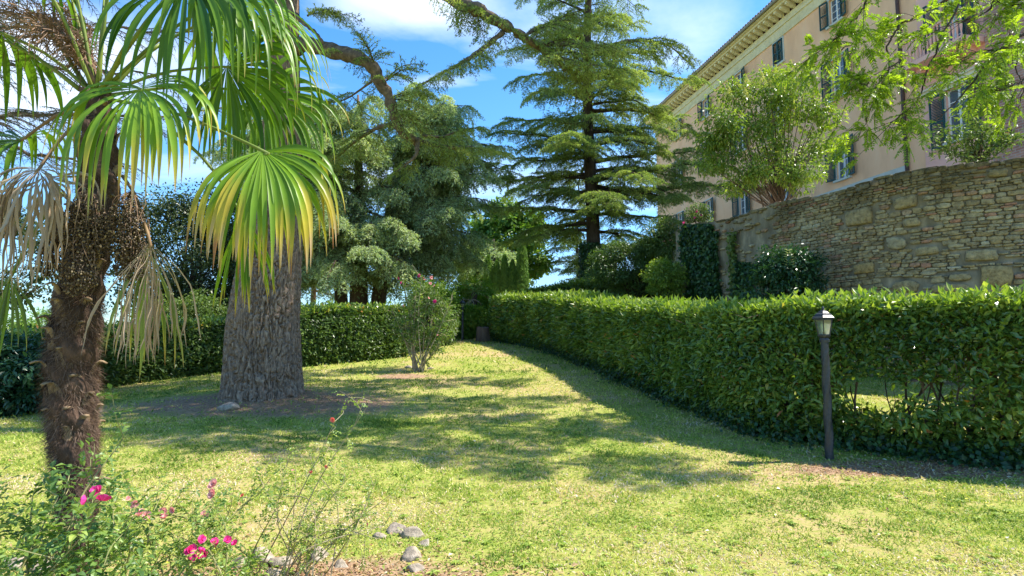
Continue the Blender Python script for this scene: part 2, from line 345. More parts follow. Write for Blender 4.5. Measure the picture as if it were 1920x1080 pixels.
# lawn: grass green, dry straw and bare soil mixed by noise; needle litter under the cedar, soil round the rose bed
def lawn_mat():
    m, t, out = newmat('lawn_ground')
    b = nd(t, 'ShaderNodeBsdfPrincipled'); b.inputs['Roughness'].default_value = .95; b.inputs['Specular IOR Level'].default_value = .1
    g = nd(t, 'ShaderNodeNewGeometry')
    def noise(scale, det=6, ro=.6):
        n = nd(t, 'ShaderNodeTexNoise'); n.inputs['Scale'].default_value = scale; n.inputs['Detail'].default_value = det; n.inputs['Roughness'].default_value = ro
        t.links.new(g.outputs['Position'], n.inputs['Vector']); return n.outputs['Fac']
    big = noise(.55, 5); fine = noise(22, 8, .7)
    a = nd(t, 'ShaderNodeMath', operation='MULTIPLY_ADD'); t.links.new(big, a.inputs[0]); a.inputs[1].default_value = .55
    a2 = nd(t, 'ShaderNodeMath', operation='MULTIPLY'); t.links.new(fine, a2.inputs[0]); a2.inputs[1].default_value = .5
    t.links.new(a2.outputs[0], a.inputs[2])
    r = ramp(t, [(.36, (.13, .19, .03)), (.47, (.27, .31, .06)), (.56, (.36, .31, .11)), (.66, (.46, .31, .18))], a.outputs[0])
    lit = ramp(t, [(.35, (.17, .105, .065)), (.65, (.46, .30, .19))], fine)
    def mask(c, rad, soft, last):
        v = nd(t, 'ShaderNodeVectorMath', operation='SUBTRACT'); t.links.new(g.outputs['Position'], v.inputs[0]); v.inputs[1].default_value = c
        s = nd(t, 'ShaderNodeVectorMath', operation='MULTIPLY'); t.links.new(v.outputs[0], s.inputs[0]); s.inputs[1].default_value = (1/rad[0], 1/rad[1], 0)
        l = nd(t, 'ShaderNodeVectorMath', operation='LENGTH'); t.links.new(s.outputs[0], l.inputs[0])
        q = nd(t, 'ShaderNodeMath', operation='MULTIPLY_ADD'); t.links.new(noise(1.7, 6), q.inputs[0]); q.inputs[1].default_value = 1.1; t.links.new(l.outputs['Value'], q.inputs[2])
        mr = nd(t, 'ShaderNodeMapRange'); mr.inputs[1].default_value = 1.3; mr.inputs[2].default_value = 1.3+soft; mr.inputs[3].default_value = 1; mr.inputs[4].default_value = 0
        t.links.new(q.outputs[0], mr.inputs[0])
        x = nd(t, 'ShaderNodeMix', data_type='RGBA'); t.links.new(mr.outputs[0], x.inputs[0]); t.links.new(last, x.inputs[6]); t.links.new(lit.outputs[0], x.inputs[7])
        return x.outputs[2]
    c = r.outputs[0]
    for cc, rr in LITTER: c = mask((cc[0], cc[1], 0), rr, .35, c)
    t.links.new(c, b.inputs['Base Color'])
    bp = nd(t, 'ShaderNodeBump'); bp.inputs['Strength'].default_value = .6; bp.inputs['Distance'].default_value = .03
    t.links.new(fine, bp.inputs['Height']); t.links.new(bp.outputs[0], b.inputs['Normal'])
    t.links.new(b.outputs[0], out.inputs[0]); return m
LITTER = [((-4.0, 9.5), (2.1, 1.15)), ((-1.15, 3.3), (1.1, .45)), ((4.3, 6.0), (1.6, .36)), ((-2.9, 3.0), (1.2, .5)), ((-2.5, 13.0), (.7, .5))]
def litter_mask(x, y):
    m = np.zeros_like(x)
    for (cx_, cy_), (rx, ry) in LITTER: m = np.maximum(m, np.clip(1.35-np.hypot((x-cx_)/rx, (y-cy_)/ry), 0, 1))
    return m

# ------------------------------------------------------------ the setting: ground sheet to the horizon
HEDGE_R = np.array([(12, 4.2), (8.6, 4.9), (6.9, 5.35), (5.3, 5.85), (3.95, 6.75), (3.1, 7.5), (2.85, 8.8), (2.45, 10.8), (1.95, 14.4), (.85, 19.5), (-.9, 23.6)])
WALL = np.array([(5.5, 18.9), (6.4, 16.7), (7.34, 14.6), (8.46, 12.3), (9.87, 10.97), (12.2, 9.4), (15.5, 8.2)])
N = 340
u = np.linspace(-1, 1, N); kx = 7.4; gx = 2.6*np.sinh(kx*u); gy = 2.6*np.sinh(kx*u)+8
X, Y_ = np.meshgrid(gx, gy); Z = gz(X, Y_)+.02*(fbm(X*1.2, Y_*1.2, o=3)-.5)*np.exp(-(X**2+Y_**2)/3000)
i = np.arange(N-1)[:, None]*N; j = np.arange(N-1)[None]
Q = np.stack([i+j, i+j+1, i+N+j+1, i+N+j], -1).reshape(-1, 4)
tag(mkobj('lawn_ground', np.stack([X, Y_, Z], -1).reshape(-1, 3), [Q], lawn_mat(), smooth=True), kind='structure')
# distant hills on the horizon, seen at the left
hb = Buf(); na = 120
ang = np.linspace(R(-75), R(40), na); rad = np.array([1500, 1900, 2400, 3000, 3600.])
hh = np.array([0, .5, 1, .7, 0.])
V = []
for q in range(5):
    hz = (18+44*fbm(ang*9+3, q*.3, o=4))*hh[q]-50
    V.append(np.stack([np.sin(ang)*rad[q], np.cos(ang)*rad[q], hz], -1))
V = np.concatenate(V); i = np.arange(4)[:, None]*na; j = np.arange(na-1)[None]
M['hill'] = noisy('distant_hill', (.10, .16, .12), (.20, .26, .20), .01, .95, 0)
tag(mkobj('distant_hills', V, [np.stack([i+j, i+j+1, i+na+j+1, i+na+j], -1).reshape(-1, 4)], M['hill'], smooth=True), kind='structure')
# raised terrace behind the stone wall
tw = spline(WALL, 40); V = []
for p in tw: V.append((p[0]+.12, p[1]+.25, 4.35))
for p in [(40, 8), (40, 60), (6, 60), (5.8, 30)]: V.append((*p, 4.4))
nv = len(V); bot = [(x, y, -.5) for x, y, z in V]
T = [tuple(range(nv))]
tb = Buf(); V = np.array(V+bot); j = np.arange(nv)
M['terrace'] = noisy('terrace_gravel', (.42, .38, .28), (.62, .56, .44), 3)  # unseen gravel, made pale to bounce light up onto the facade
o = mkobj('terrace_ground', V, [np.array(T), np.stack([j, j+nv, (j+1) % nv+nv, (j+1) % nv], 1)], M['terrace']); tag(o, kind='structure')
#---END-BASE---
# ------------------------------------------------------------ villa and the houses joined to it (local frame: x along facade, y out of it, z up)
FA = math.atan2(.984, -.18)
def house(name, label, cat): return thing(name, label, cat, (15.3, 22, 0), FA)
def wall_holes(b, x0, x1, z0, z1, holes, y=0., depth=.22):
    xs = sorted({x0, x1, *[h[0] for h in holes], *[h[1] for h in holes]}); zs = sorted({z0, z1, *[h[2] for h in holes], *[h[3] for h in holes]})
    for a, c in zip(xs, xs[1:]):
        for d, e in zip(zs, zs[1:]):
            m, n = (a+c)/2, (d+e)/2
            if any(h[0] < m < h[1] and h[2] < n < h[3] for h in holes): continue
            b.add([(a, y, d), (c, y, d), (c, y, e), (a, y, e)], [(0, 1, 2, 3)])
    for a, c, d, e in holes:
        q = y-depth
        b.add([(a, y, d), (a, q, d), (a, q, e), (a, y, e)], [(0, 1, 2, 3)]); b.add([(c, y, d), (c, q, d), (c, q, e), (c, y, e)], [(0, 1, 2, 3)])
        b.add([(a, y, d), (c, y, d), (c, q, d), (a, q, d)], [(0, 1, 2, 3)]); b.add([(a, y, e), (c, y, e), (c, q, e), (a, q, e)], [(0, 1, 2, 3)])
def part(b, name, mat, par, loc=(0, 0, 0), rz=0):
    o = b.build(name, mat, par, world=False); o.location = loc; o.rotation_euler = (0, 0, rz); return o
def dupe(o, par, loc, rz=None, scale=None):
    c = o.copy(); C.objects.link(c); c.parent = par; c.location = loc
    if rz is not None: c.rotation_euler = (0, 0, rz)
    for ch in o.children:
        d = ch.copy(); C.objects.link(d); d.parent = c
    return c
def mk_window(par, loc, W, H, surround=.13):
    """plaster surround + sill (window) > frame, glass, curtain"""
    s = Buf(); e = surround; h = W/2
    s.box(-h-e, -h, .0, .035, 0, H); s.box(h, h+e, .0, .035, 0, H); s.box(-h-e, h+e, .0, .036, H, H+e); s.box(-h-e-.04, h+e+.04, -.05, .12, -.09, 0)
    wnd = part(s, 'window', M['greystone'], par, loc)
    f = Buf(); y0, y1 = -.15, -.10; t = .055
    f.box(-h, -h+t, y0, y1, 0, H); f.box(h-t, h, y0, y1, 0, H); f.box(-h+t, h-t, y0, y1, 0, t); f.box(-h+t, h-t, y0, y1, H-t, H)
    f.box(-.035, .035, y0+.004, y1+.004, t, H-t)
    for k in (1, 2, 3):
        z = H*k/4
        f.box(-h+t, -.035, y0+.01, y1-.01, z-.014, z+.014); f.box(.035, h-t, y0+.01, y1-.01, z-.014, z+.014)
    part(f, 'frame', M['white_wood'], wnd)
    g = Buf(); g.add([(-h+t, -.128, t), (h-t, -.128, t), (h-t, -.128, H-t), (-h+t, -.128, H-t)], [(0, 1, 2, 3)]); part(g, 'glass', M['glass'], wnd)
    g = Buf()
    for sx in (-1, 1):
        xs = np.linspace(sx*(h-t), sx*.2*h, 15); V = [(x, -.20+.012*math.sin(k*2.1), zz) for k, x in enumerate(xs) for zz in (t, H-t)]
        g.add(V, [(2*k, 2*k+2, 2*k+3, 2*k+1) for k in range(14)])
    part(g, 'curtain', M['curtain'], wnd)
    return wnd
def mk_shutter(par, loc, W, H, rz=0, hinge=1):
    s = Buf(); t = .05
    x0, x1 = (0, W) if hinge > 0 else (-W, 0)
    s.box(x0, x0+t, 0, .045, 0, H); s.box(x1-t, x1, 0, .045, 0, H)
    for z in (0, H*.48, H-t*1.3): s.box(x0+t, x1-t, .002, .043, z, z+t*1.3)
    n = int((H-.15)/.058)
    for k in range(n):
        z = .08+k*.058
        if abs(z-H*.5) < .05: continue
        s.add([(x0+t, .004, z+.03), (x1-t, .004, z+.03), (x1-t, .038, z-.008), (x0+t, .038, z-.008),
               (x0+t, .004, z+.04), (x1-t, .004, z+.04), (x1-t, .038, z+.002), (x0+t, .038, z+.002)], [(0, 1, 2, 3), (7, 6, 5, 4), (3, 2, 6, 7), (0, 4, 5, 1)])
    return part(s, 'shutter', M['shutter'], par, loc, rz)
villa = house('villa', 'long salmon plastered villa with dark green shutters and corbelled cream cornice above the stone wall', 'villa')
cols = [2.9, 6.95, 10.6, 14.4, 18.3]; X0, X1 = -1.2, 22.
rows = [(8.4, 1.75, .78), (12.15, 1.85, .82), (15.65, 1.25, .74)]
holes = [(c-ww/2, c+ww/2, z, z+h) for c in cols for z, h, ww in rows]
b = Buf(); wall_holes(b, X0, X1, 3.8, 17.35, holes)
b.add([(X1, 0, 3.8), (X1, -12, 3.8), (X1, -12, 17.35), (X1, 0, 17.35)], [(0, 1, 2, 3)])
b.add([(X0, 0, 3.8), (X0, -12, 3.8), (X0, -12, 17.35), (X0, 0, 17.35)], [(0, 3, 2, 1)])
b.add([(X0, -12, 3.8), (X1, -12, 3.8), (X1, -12, 17.35), (X0, -12, 17.35)], [(0, 3, 2, 1)])
b.add([(X0, -.6, 4), (X1, -.6, 4), (X1, -.6, 17.3), (X0, -.6, 17.3)], [(0, 1, 2, 3)])
part(b, 'wall', M['plaster'], villa)
b = Buf(); b.box(-.35, 8.2, .003, .05, 5.2, 8.02); b.box(8.2, 22.02, .003, .05, 5.2, 7.9); part(b, 'base_band', M['greystone'], villa)
b = Buf(); b.box(X0, X1+.02, .002, .06, 17.0, 17.5); b.box(X0, X1+.1, -.02, .12, 17.5, 17.62); b.box(X0, X1+.05, -.02, .06, 17.62, 17.9)
b.box(X0, X1+.5, -.02, .62, 18.18, 18.3); b.box(X0, X1+.6, -.02, .74, 18.3, 18.42)
b.box(X1, X1+.45, -12, 0, 17.5, 18.3); part(b, 'cornice', M['cornice'], villa)
cb = Buf(); cb.add([(0, .06, 17.9), (.17, .06, 17.9), (.17, .06, 18.178), (0, .06, 18.178), (0, .22, 17.9), (.17, .22, 17.9), (0, .36, 17.98), (.17, .36, 17.98), (0, .56, 18.04), (.17, .56, 18.04), (0, .56, 18.178), (.17, .56, 18.178)],
    [(0, 4, 5, 1), (4, 6, 7, 5), (6, 8, 9, 7), (8, 10, 11, 9), (10, 3, 2, 11)], [(0, 3, 4), (1, 5, 2), (4, 3, 6), (5, 7, 2), (6, 3, 10), (6, 10, 8), (7, 11, 2), (7, 9, 11)])
c0 = part(cb, 'corbel', M['cornice'], villa, (0, 0, 0))
for k in range(1, 50): dupe(c0, villa, (k*.45, 0, 0))
# roof with rows of barrel tiles ending at the eave
b = Buf(); sl_ = .30
b.add([(X0, .82, 18.43), (X1+.7, .82, 18.43), (X1+.7, -12.6, 18.43), (X0, -12.6, 18.43), (X0, -6, 18.43+6.8*sl_), (X1-5, -6, 18.43+6.8*sl_)], [(0, 1, 5, 4), (2, 3, 4, 5)], [(1, 2, 5), (0, 4, 3)])
for k in range(int((X1+.7-X0)/.23)):
    x = X0+.1+k*.23; y1 = .95+.02*random.random(); L_ = 1.6
    an = np.linspace(0, math.pi, 6); V = [(x+.09*math.cos(a), y1-l, 18.44+.08*math.sin(a)+sl_*l) for l in (0, L_) for a in an]
    b.add(V, [(q, q+1, q+7, q+6) for q in range(5)], rnd=random.random())
    b.add([V[q] for q in range(6)]+[(x, y1, 18.44)], None, [(q, q+1, 6) for q in range(5)], rnd=random.random()*.3)
rf = part(b, 'roof', M['tile'], villa)
b = Buf(); b.box(6.0, 6.85, -1.9, -1.2, 18.6, 20.0); b.box(5.92, 6.93, -1.98, -1.12, 20.0, 20.12)
for q in (6.05, 6.35, 6.65): b.box(q, q+.12, -1.85, -1.25, 20.12, 20.35)
b.box(5.9, 6.95, -2, -1.1, 20.35, 20.5)
M['brickred'] = noisy('chimney_brick', (.42, .18, .12), (.6, .32, .22), 9)
ch = part(b, 'chimney', M['brickred'], rf)
b = Buf(); an = np.linspace(math.pi, 2*math.pi, 7)
V = [(x, .86+.08*math.cos(a), 18.44+.08*math.sin(a)) for x in (X0, X1+.7) for a in an]; b.add(V, [(q, q+7, q+8, q+1) for q in range(6)])
part(b, 'gutter', M['gutter'], villa)
b = Buf(); b.tube([(-.45, .9, 18.4), (-.45, .5, 18.0), (-.45, .12, 17.6), (-.45, .1, 17), (-.45, .1, 6)], .07, 10)
for z in (9, 11.2, 13.4, 15.6): b.tube([(-.45, .1, z), (-.45, .1, z+.06)], .09, 10)
part(b, 'downpipe', M['copper'], villa)
shut = {}; wins = {}
for ci, c in enumerate(cols):
    for ri, (z, h, ww) in enumerate(rows):
        if ri not in wins: wins[ri] = mk_window(villa, (c, 0, z), ww, h, .10 if ri else .08)
        else: dupe(wins[ri], villa, (c, 0, z))
        sw = ww/2+.05
        for sgn in (-1, 1):
            closed = (ri == 2 and ci == 1)
            if closed: loc = (c+sgn*ww/2, .04, z); key = (ri, -sgn); rz = 0
            else: loc = (c+sgn*(ww/2+.02), .05, z); key = (ri, sgn); rz = sgn*R(random.uniform(9, 20))*(1 if ri else 1.0)
            if key not in shut: shut[key] = mk_shutter(villa, loc, sw, h, rz, key[1])
            else: dupe(shut[key], villa, loc, rz)
# pink house with a balcony, between the downpipe and the brick house
ph = house('pink_house', 'rose pink house front with a pale balcony and tall shuttered window, right of the villa', 'house')
PX0, PX1 = -3.75, -1.2; holes = [(-3.0, -2.15, 8.3, 10.2), (-2.95, -2.2, 11.6, 13.7)]
b = Buf(); wall_holes(b, PX0, PX1-.003, 3.8, 14.2, holes, y=.04)
b.add([(PX0, .04, 3.8), (PX0, -8, 3.8), (PX0, -8, 14.2), (PX0, .04, 14.2)], [(0, 3, 2, 1)]); b.add([(PX0, .04, 14.2), (PX1, .04, 14.2), (PX1, -8, 14.2), (PX0, -8, 14.2)], [(0, 1, 2, 3)])
b.add([(PX0, -.5, 4), (PX1, -.5, 4), (PX1, -.5, 14), (PX0, -.5, 14)], [(0, 1, 2, 3)])
part(b, 'wall', M['pink_plaster'], ph)
wp = mk_window(ph, (-2.575, .04, 8.3), .85, 1.9, .1); dupe(wp, ph, (-2.575, .04, 11.6))
a_ = mk_shutter(ph, (-2.13, .1, 8.15), .5, 2.0, R(12), 1); b_ = mk_shutter(ph, (-3.02, .1, 8.15), .5, 2.0, R(-12), -1)
dupe(a_, ph, (-2.13, .1, 11.65)); dupe(b_, ph, (-3.02, .1, 11.65))
b = Buf(); b.box(-3.6, -1.3, .042, .2, 10.32, 10.44); b.box(-3.5, -1.4, .042, .12, 10.2, 10.32); b.box(-3.64, -1.25, .042, .28, 10.44, 10.5); part(b, 'lintel', M['cream'], ph)
b = Buf(); b.box(-3.72, -1.22, .042, .95, 11.25, 11.42); b.box(-3.7, -1.24, .84, .93, 12.28, 12.38); b.box(-3.4, -3.22, .042, .6, 11.05, 11.248); b.box(-1.75, -1.57, .042, .6, 11.05, 11.248)
bal = part(b, 'balcony', M['pink_plaster'], ph)
b = Buf(); b.lathe([(.03, 0), (.035, .06), (.02, .14), (.045, .35), (.045, .48), (.02, .68), (.035, .8), (.03, .86)], sides=7)
bl = part(b, 'baluster', M['pink_plaster'], bal, (-3.6, .885, 11.42))
for k in range(1, 17): dupe(bl, bal, (-3.6+k*.14, .885, 11.42))
# brick house
bh = house('brick_house', 'red brick house at the right edge beside the pink house', 'house')
def brick_mat():
    m, t, out = newmat('red_brick_wall'); b = nd(t, 'ShaderNodeBsdfPrincipled'); b.inputs['Roughness'].default_value = .9
    tcn = nd(t, 'ShaderNodeTexCoord'); mpn = nd(t, 'ShaderNodeMapping'); mpn.inputs['Rotation'].default_value = (R(90), 0, 0); t.links.new(tcn.outputs['Object'], mpn.inputs[0])
    br = nd(t, 'ShaderNodeTexBrick'); br.inputs['Scale'].default_value = 1; br.inputs['Brick Width'].default_value = .27; br.inputs['Row Height'].default_value = .085; br.inputs['Mortar Size'].default_value = .012
    br.inputs['Color1'].default_value = (.46, .20, .14, 1); br.inputs['Color2'].default_value = (.62, .34, .25, 1); br.inputs['Mortar'].default_value = (.55, .45, .38, 1)
    t.links.new(mpn.outputs[0], br.inputs['Vector'])
    n = nd(t, 'ShaderNodeTexNoise'); n.inputs['Scale'].default_value = 3; n.inputs['Detail'].default_value = 8; t.links.new(tcn.outputs['Object'], n.inputs['Vector'])
    rr = ramp(t, [(.3, (.6, .6, .6)), (.7, (1.1, 1.05, 1.05))], n.outputs['Fac'])
    mu = nd(t, 'ShaderNodeMix', data_type='RGBA', blend_type='MULTIPLY'); mu.inputs[0].default_value = 1; t.links.new(br.outputs['Color'], mu.inputs[6]); t.links.new(rr.outputs[0], mu.inputs[7])
    t.links.new(mu.outputs[2], b.inputs['Base Color'])
    bp = nd(t, 'ShaderNodeBump'); bp.invert = True; bp.inputs['Strength'].default_value = .5; bp.inputs['Distance'].default_value = .01; t.links.new(br.outputs['Fac'], bp.inputs['Height']); t.links.new(bp.outputs[0], b.inputs['Normal'])
    t.links.new(b.outputs[0], out.inputs[0]); return m
b = Buf(); b.box(-12, -3.76, -8, .16, 3.8, 12.6); part(b, 'wall', brick_mat(), bh)
# wall lantern on the brick house
q = np.array([15.3, 22, 0])+np.array([-.18, .984, 0])*-4.35+np.array([-.984, -.18, 0])*.16
wl = thing('wall_lantern', 'small iron wall lantern with amber glass on the brick house', 'wall lantern', (q[0], q[1], 7.55), FA)
b = Buf(); b.box(-.04, .04, 0, .02, .05, .45); b.tube([(0, .02, .4), (0, .1, .5), (0, .2, .46), (0, .2, .36)], .012, 6); part(b, 'bracket', M['iron'], wl)
b = Buf(); b.lathe([(.09, .05), (.12, .3)], (0, .2, 0), 6); part(b, 'glass', M['amber'], wl)
b = Buf(); b.lathe([(.001, .42), (.05, .38), (.15, .3), (.12, .29)], (0, .2, 0), 6); b.lathe([(.12, .3), (.0, .31)], (0, .2, 0), 6); b.lathe([(.1, .05), (.1, .03), (.001, 0)], (0, .2, 0), 6)
for k in range(6):
    a = k*math.pi/3; b.tube([(.09*math.cos(a), .2+.09*math.sin(a), .05), (.12*math.cos(a), .2+.12*math.sin(a), .3)], .009, 4)
part(b, 'frame', M['iron'], wl)

# ------------------------------------------------------------ rubble stone wall: every stone modelled, one wall
def stone_mat():
    m, t, out = newmat('rubble_stone'); b = nd(t, 'ShaderNodeBsdfPrincipled'); b.inputs['Roughness'].default_value = .93; b.inputs['Specular IOR Level'].default_value = .15
    at = nd(t, 'ShaderNodeAttribute', attribute_name='rnd')
    base = ramp(t, [(0, (.20, .16, .105)), (.2, (.27, .225, .15)), (.36, (.31, .25, .155)), (.5, (.36, .32, .24)), (.62, (.25, .215, .15)), (.76, (.32, .235, .12)), (.86, (.38, .35, .29)), (.93, (.34, .235, .17)), (1, (.34, .18, .13))], at.outputs['Fac'])
    g = nd(t, 'ShaderNodeNewGeometry')
    n = nd(t, 'ShaderNodeTexNoise'); n.inputs['Scale'].default_value = 11; n.inputs['Detail'].default_value = 12; n.inputs['Roughness'].default_value = .72; t.links.new(g.outputs['Position'], n.inputs['Vector'])
    rr = ramp(t, [(.3, (.45, .42, .35)), (.5, (1.3, 1.27, 1.2)), (.72, (2.0, 1.9, 1.7))], n.outputs['Fac'])
    mu = nd(t, 'ShaderNodeMix', data_type='RGBA', blend_type='MULTIPLY'); mu.inputs[0].default_value = 1; t.links.new(base.outputs[0], mu.inputs[6]); t.links.new(rr.outputs[0], mu.inputs[7])
    n2 = nd(t, 'ShaderNodeTexNoise'); n2.inputs['Scale'].default_value = .9; n2.inputs['Detail'].default_value = 7; t.links.new(g.outputs['Position'], n2.inputs['Vector'])
    # dark lichen and damp, strongest along the top of the wall and at its far plastered end
    sx = nd(t, 'ShaderNodeSeparateXYZ'); t.links.new(g.outputs['Position'], sx.inputs[0])
    mr = nd(t, 'ShaderNodeMapRange'); mr.inputs[1].default_value = 3.9; mr.inputs[2].default_value = 5.0; mr.inputs[3].default_value = 0; mr.inputs[4].default_value = .28; t.links.new(sx.outputs['Z'], mr.inputs[0])
    ad = nd(t, 'ShaderNodeMath', operation='ADD'); t.links.new(n2.outputs['Fac'], ad.inputs[0]); t.links.new(mr.outputs[0], ad.inputs[1])
    dm = ramp(t, [(.55, (1, 1, 1)), (.8, (.42, .42, .38))], ad.outputs[0])
    mu2 = nd(t, 'ShaderNodeMix', data_type='RGBA', blend_type='MULTIPLY'); mu2.inputs[0].default_value = 1; t.links.new(mu.outputs[2], mu2.inputs[6]); t.links.new(dm.outputs[0], mu2.inputs[7])
    t.links.new(mu2.outputs[2], b.inputs['Base Color'])
    bp = nd(t, 'ShaderNodeBump'); bp.inputs['Strength'].default_value = .8; bp.inputs['Distance'].default_value = .03; t.links.new(n.outputs['Fac'], bp.inputs['Height']); t.links.new(bp.outputs[0], b.inputs['Normal'])
    t.links.new(b.outputs[0], out.inputs[0]); return m
wp_ = spline(WALL, 400); seg = np.hypot(*np.diff(wp_, axis=0).T); cum = np.concatenate([[0], np.cumsum(seg)]); WL = cum[-1]
wdir = unit(np.gradient(wp_, axis=0)); 
def wall_pt(s, z, d):
    """s along the wall from its far-left end, d outwards (towards the garden)"""
    s = np.asarray(s, float)
    x = np.interp(s, cum, wp_[:, 0]); y = np.interp(s, cum, wp_[:, 1]); dx = np.interp(s, cum, wdir[:, 0]); dy = np.interp(s, cum, wdir[:, 1])
    l = np.hypot(dx, dy); dx, dy = dx/l, dy/l
    # travelling towards +x,-y; the garden side is to the right: (dy,-dx)
    return np.stack([x+dy*d, y-dx*d, z+0*s], -1)
sw_ = thing('stone_wall', 'tall curved rubble stone retaining wall with bricks among the stones, left end plastered and stained', 'stone wall', (5.5, 18.9, .8))
b = Buf(); rng = random.Random(5)
def topz(s): return 4.93+.05*math.sin(s*1.9)+.05*float(fbm(s*1.3, 3.3))+(.0 if s > .6 else 0)
# mortar body
ns = 150; ss = np.linspace(0, WL, ns); nzz = 40; V = []
for s_ in ss:
    zt = topz(s_)-.04
    for z in np.linspace(-.2, zt, nzz):
        n_ = float(fbm(s_*2.2, z*2.2, 1.5))*.06; V.append(wall_pt(s_, z, n_-.03))
V = np.array(V); i = np.arange(ns-1)[:, None]*nzz; j = np.arange(nzz-1)[None]
b.add(V, np.stack([i+j, i+j+1, i+nzz+j+1, i+nzz+j], -1).reshape(-1, 4), rnd=.5)
V = []
for s_ in ss:
    zt = topz(s_)
    for d in (-.01, -.48): V.append(wall_pt(s_, zt-.045, d))
    V.append(wall_pt(s_, -.2, -.48))
V = np.array(V); i = np.arange(ns-1)[:, None]*3; b.add(V, np.vstack([np.stack([i[:, 0]+k, i[:, 0]+3+k, i[:, 0]+4+k, i[:, 0]+1+k], -1) for k in (0, 1)]), rnd=.55)
e0 = [wall_pt(0, z, d) for z, d in ((-.2, 0), (4.9, 0), (4.9, -.48), (-.2, -.48))]; b.add(e0, [(0, 1, 2, 3)], rnd=.5)
M['mortar'] = noisy('stained_mortar', (.15, .12, .08), (.48, .40, .29), 3.5, .95, .6, (1, 1, .45), (.26, .225, .17), 9, .02)
b.build('mortar', M['mortar'], sw_, smooth=True)
st = Buf()
def stone(s0, s1, z0, z1, prot, r, edge=.25, jit=.02):
    """rounded irregular slab on the wall face"""
    w_, h_ = s1-s0, z1-z0; cx_, cz_ = (s0+s1)/2, (z0+z1)/2; n_ = 12; an = np.arange(n_)*2*math.pi/n_+.26
    k = rng.uniform(3.2, 8); rr = (np.abs(np.cos(an))**k+np.abs(np.sin(an))**k)**(-1/k)
    jj = 1+np.array([rng.uniform(-.13, .05) for _ in an]); sk = rng.uniform(-.12, .12)
    px_ = np.cos(an)*rr*w_/2*jj; pz_ = np.sin(an)*rr*h_/2*jj+px_*sk*h_/w_
    V = []
    for f_, d in ((1.0, -.03), (1.0, prot*.45), (.93, prot*.95), (.5, prot*1.05)):
        dn = np.array([rng.uniform(-.009, .009) for _ in an])
        V.append(wall_pt(cx_+px_*f_, cz_+pz_*f_, 0)+(wall_pt(cx_+px_*f_, cz_, 1)-wall_pt(cx_+px_*f_, cz_, 0))*(d+dn+.03)[:, None])
    V = np.vstack(V+[wall_pt(np.array([cx_]), cz_, prot*1.1+.03)])
    Qs = [(a*n_+c, a*n_+(c+1) % n_, (a+1)*n_+(c+1) % n_, (a+1)*n_+c) for a in range(3) for c in range(n_)]
    st.add(V, Qs, [(3*n_+c, 3*n_+(c+1) % n_, 4*n_) for c in range(n_)], rnd=r)
big = []
def s_at(px):        # arc length where the line of sight at px meets the wall
    r_ = (px-960)/F; k = np.argmin(np.abs(wp_[:, 0]-r_*wp_[:, 1])); return cum[k], wp_[k, 1]
for px, py, pw, ph_, r_ in [(1873, 518, 42, 34, .76), (1701, 537, 38, 20, .7), (1620, 405, 44, 28, .34), (1712, 377, 34, 20, .36), (1848, 478, 44, 18, .36), (1628, 503, 34, 18, .76), (1530, 505, 26, 14, .76), (1786, 540, 50, 14, .70), (1690, 455, 28, 22, .58), (1722, 415, 24, 14, .3), (1890, 320, 26, 14, .3), (1805, 520, 30, 12, .7), (1745, 290+180, 34, 14, .3)]:
    s_, Yd = s_at(px); k = Yd/F*1.15; z = 1.4+(630-py)/F*Yd; big.append((s_-pw*k/2, s_+pw*k/2, z-ph_*k/2, z+ph_*k/2, r_))
for a in big: stone(*a[:4], .075, a[4], jit=.03)
z = .3; s_start = s_at(1450)[0]
while z < 4.93:
    h_ = rng.choice([.04, .05, .06, .07, .08, .1, .12]); s_ = rng.uniform(0, .2)
    while s_ < WL-.1:
        w_ = rng.uniform(.09, .30)*(.7+h_*4); isb = rng.random() < .08
        dz = .05*math.sin(s_*.9+z)+.025*math.sin(s_*3.1+z*2); zz = z+dz
        r_ = rng.uniform(.93, 1) if isb else min(.91, abs(rng.gauss(.42, .27)))
        if isb: w_ = .2
        ok = zz+h_ < topz(s_)-.01 and not any(s_+w_ > a[0]+.02 and s_ < a[1]-.02 and zz+h_ > a[2]+.01 and zz < a[3]-.01 for a in big)
        fade = (s_-s_start+.9*(float(vnoise(s_*1.5, z*1.2))-.5))
        if ok and (fade > 0 or rng.random() < .30):
            if rng.random() < .97: stone(s_+.003, s_+w_-.003, zz+.001+rng.uniform(-.006, .006), zz+h_-.001+rng.uniform(-.01, .01), rng.uniform(.008, .045), r_)
        s_ += w_+rng.choice([0, .0, .008])
    z += h_
s_ = .1
while s_ < WL-.4:     # rough capping
    w_ = rng.uniform(.15, .5); hh_ = rng.uniform(.05, .11)
    if rng.random() < .7: stone(s_, s_+w_-.005, topz(s_+w_/2)-hh_-.02, topz(s_+w_/2)-.035+rng.uniform(0, .012), .012, rng.choice([.1, .2, .45, .62, .64]))
    s_ += w_
st.build('stones', stone_mat(), sw_, smooth=True)
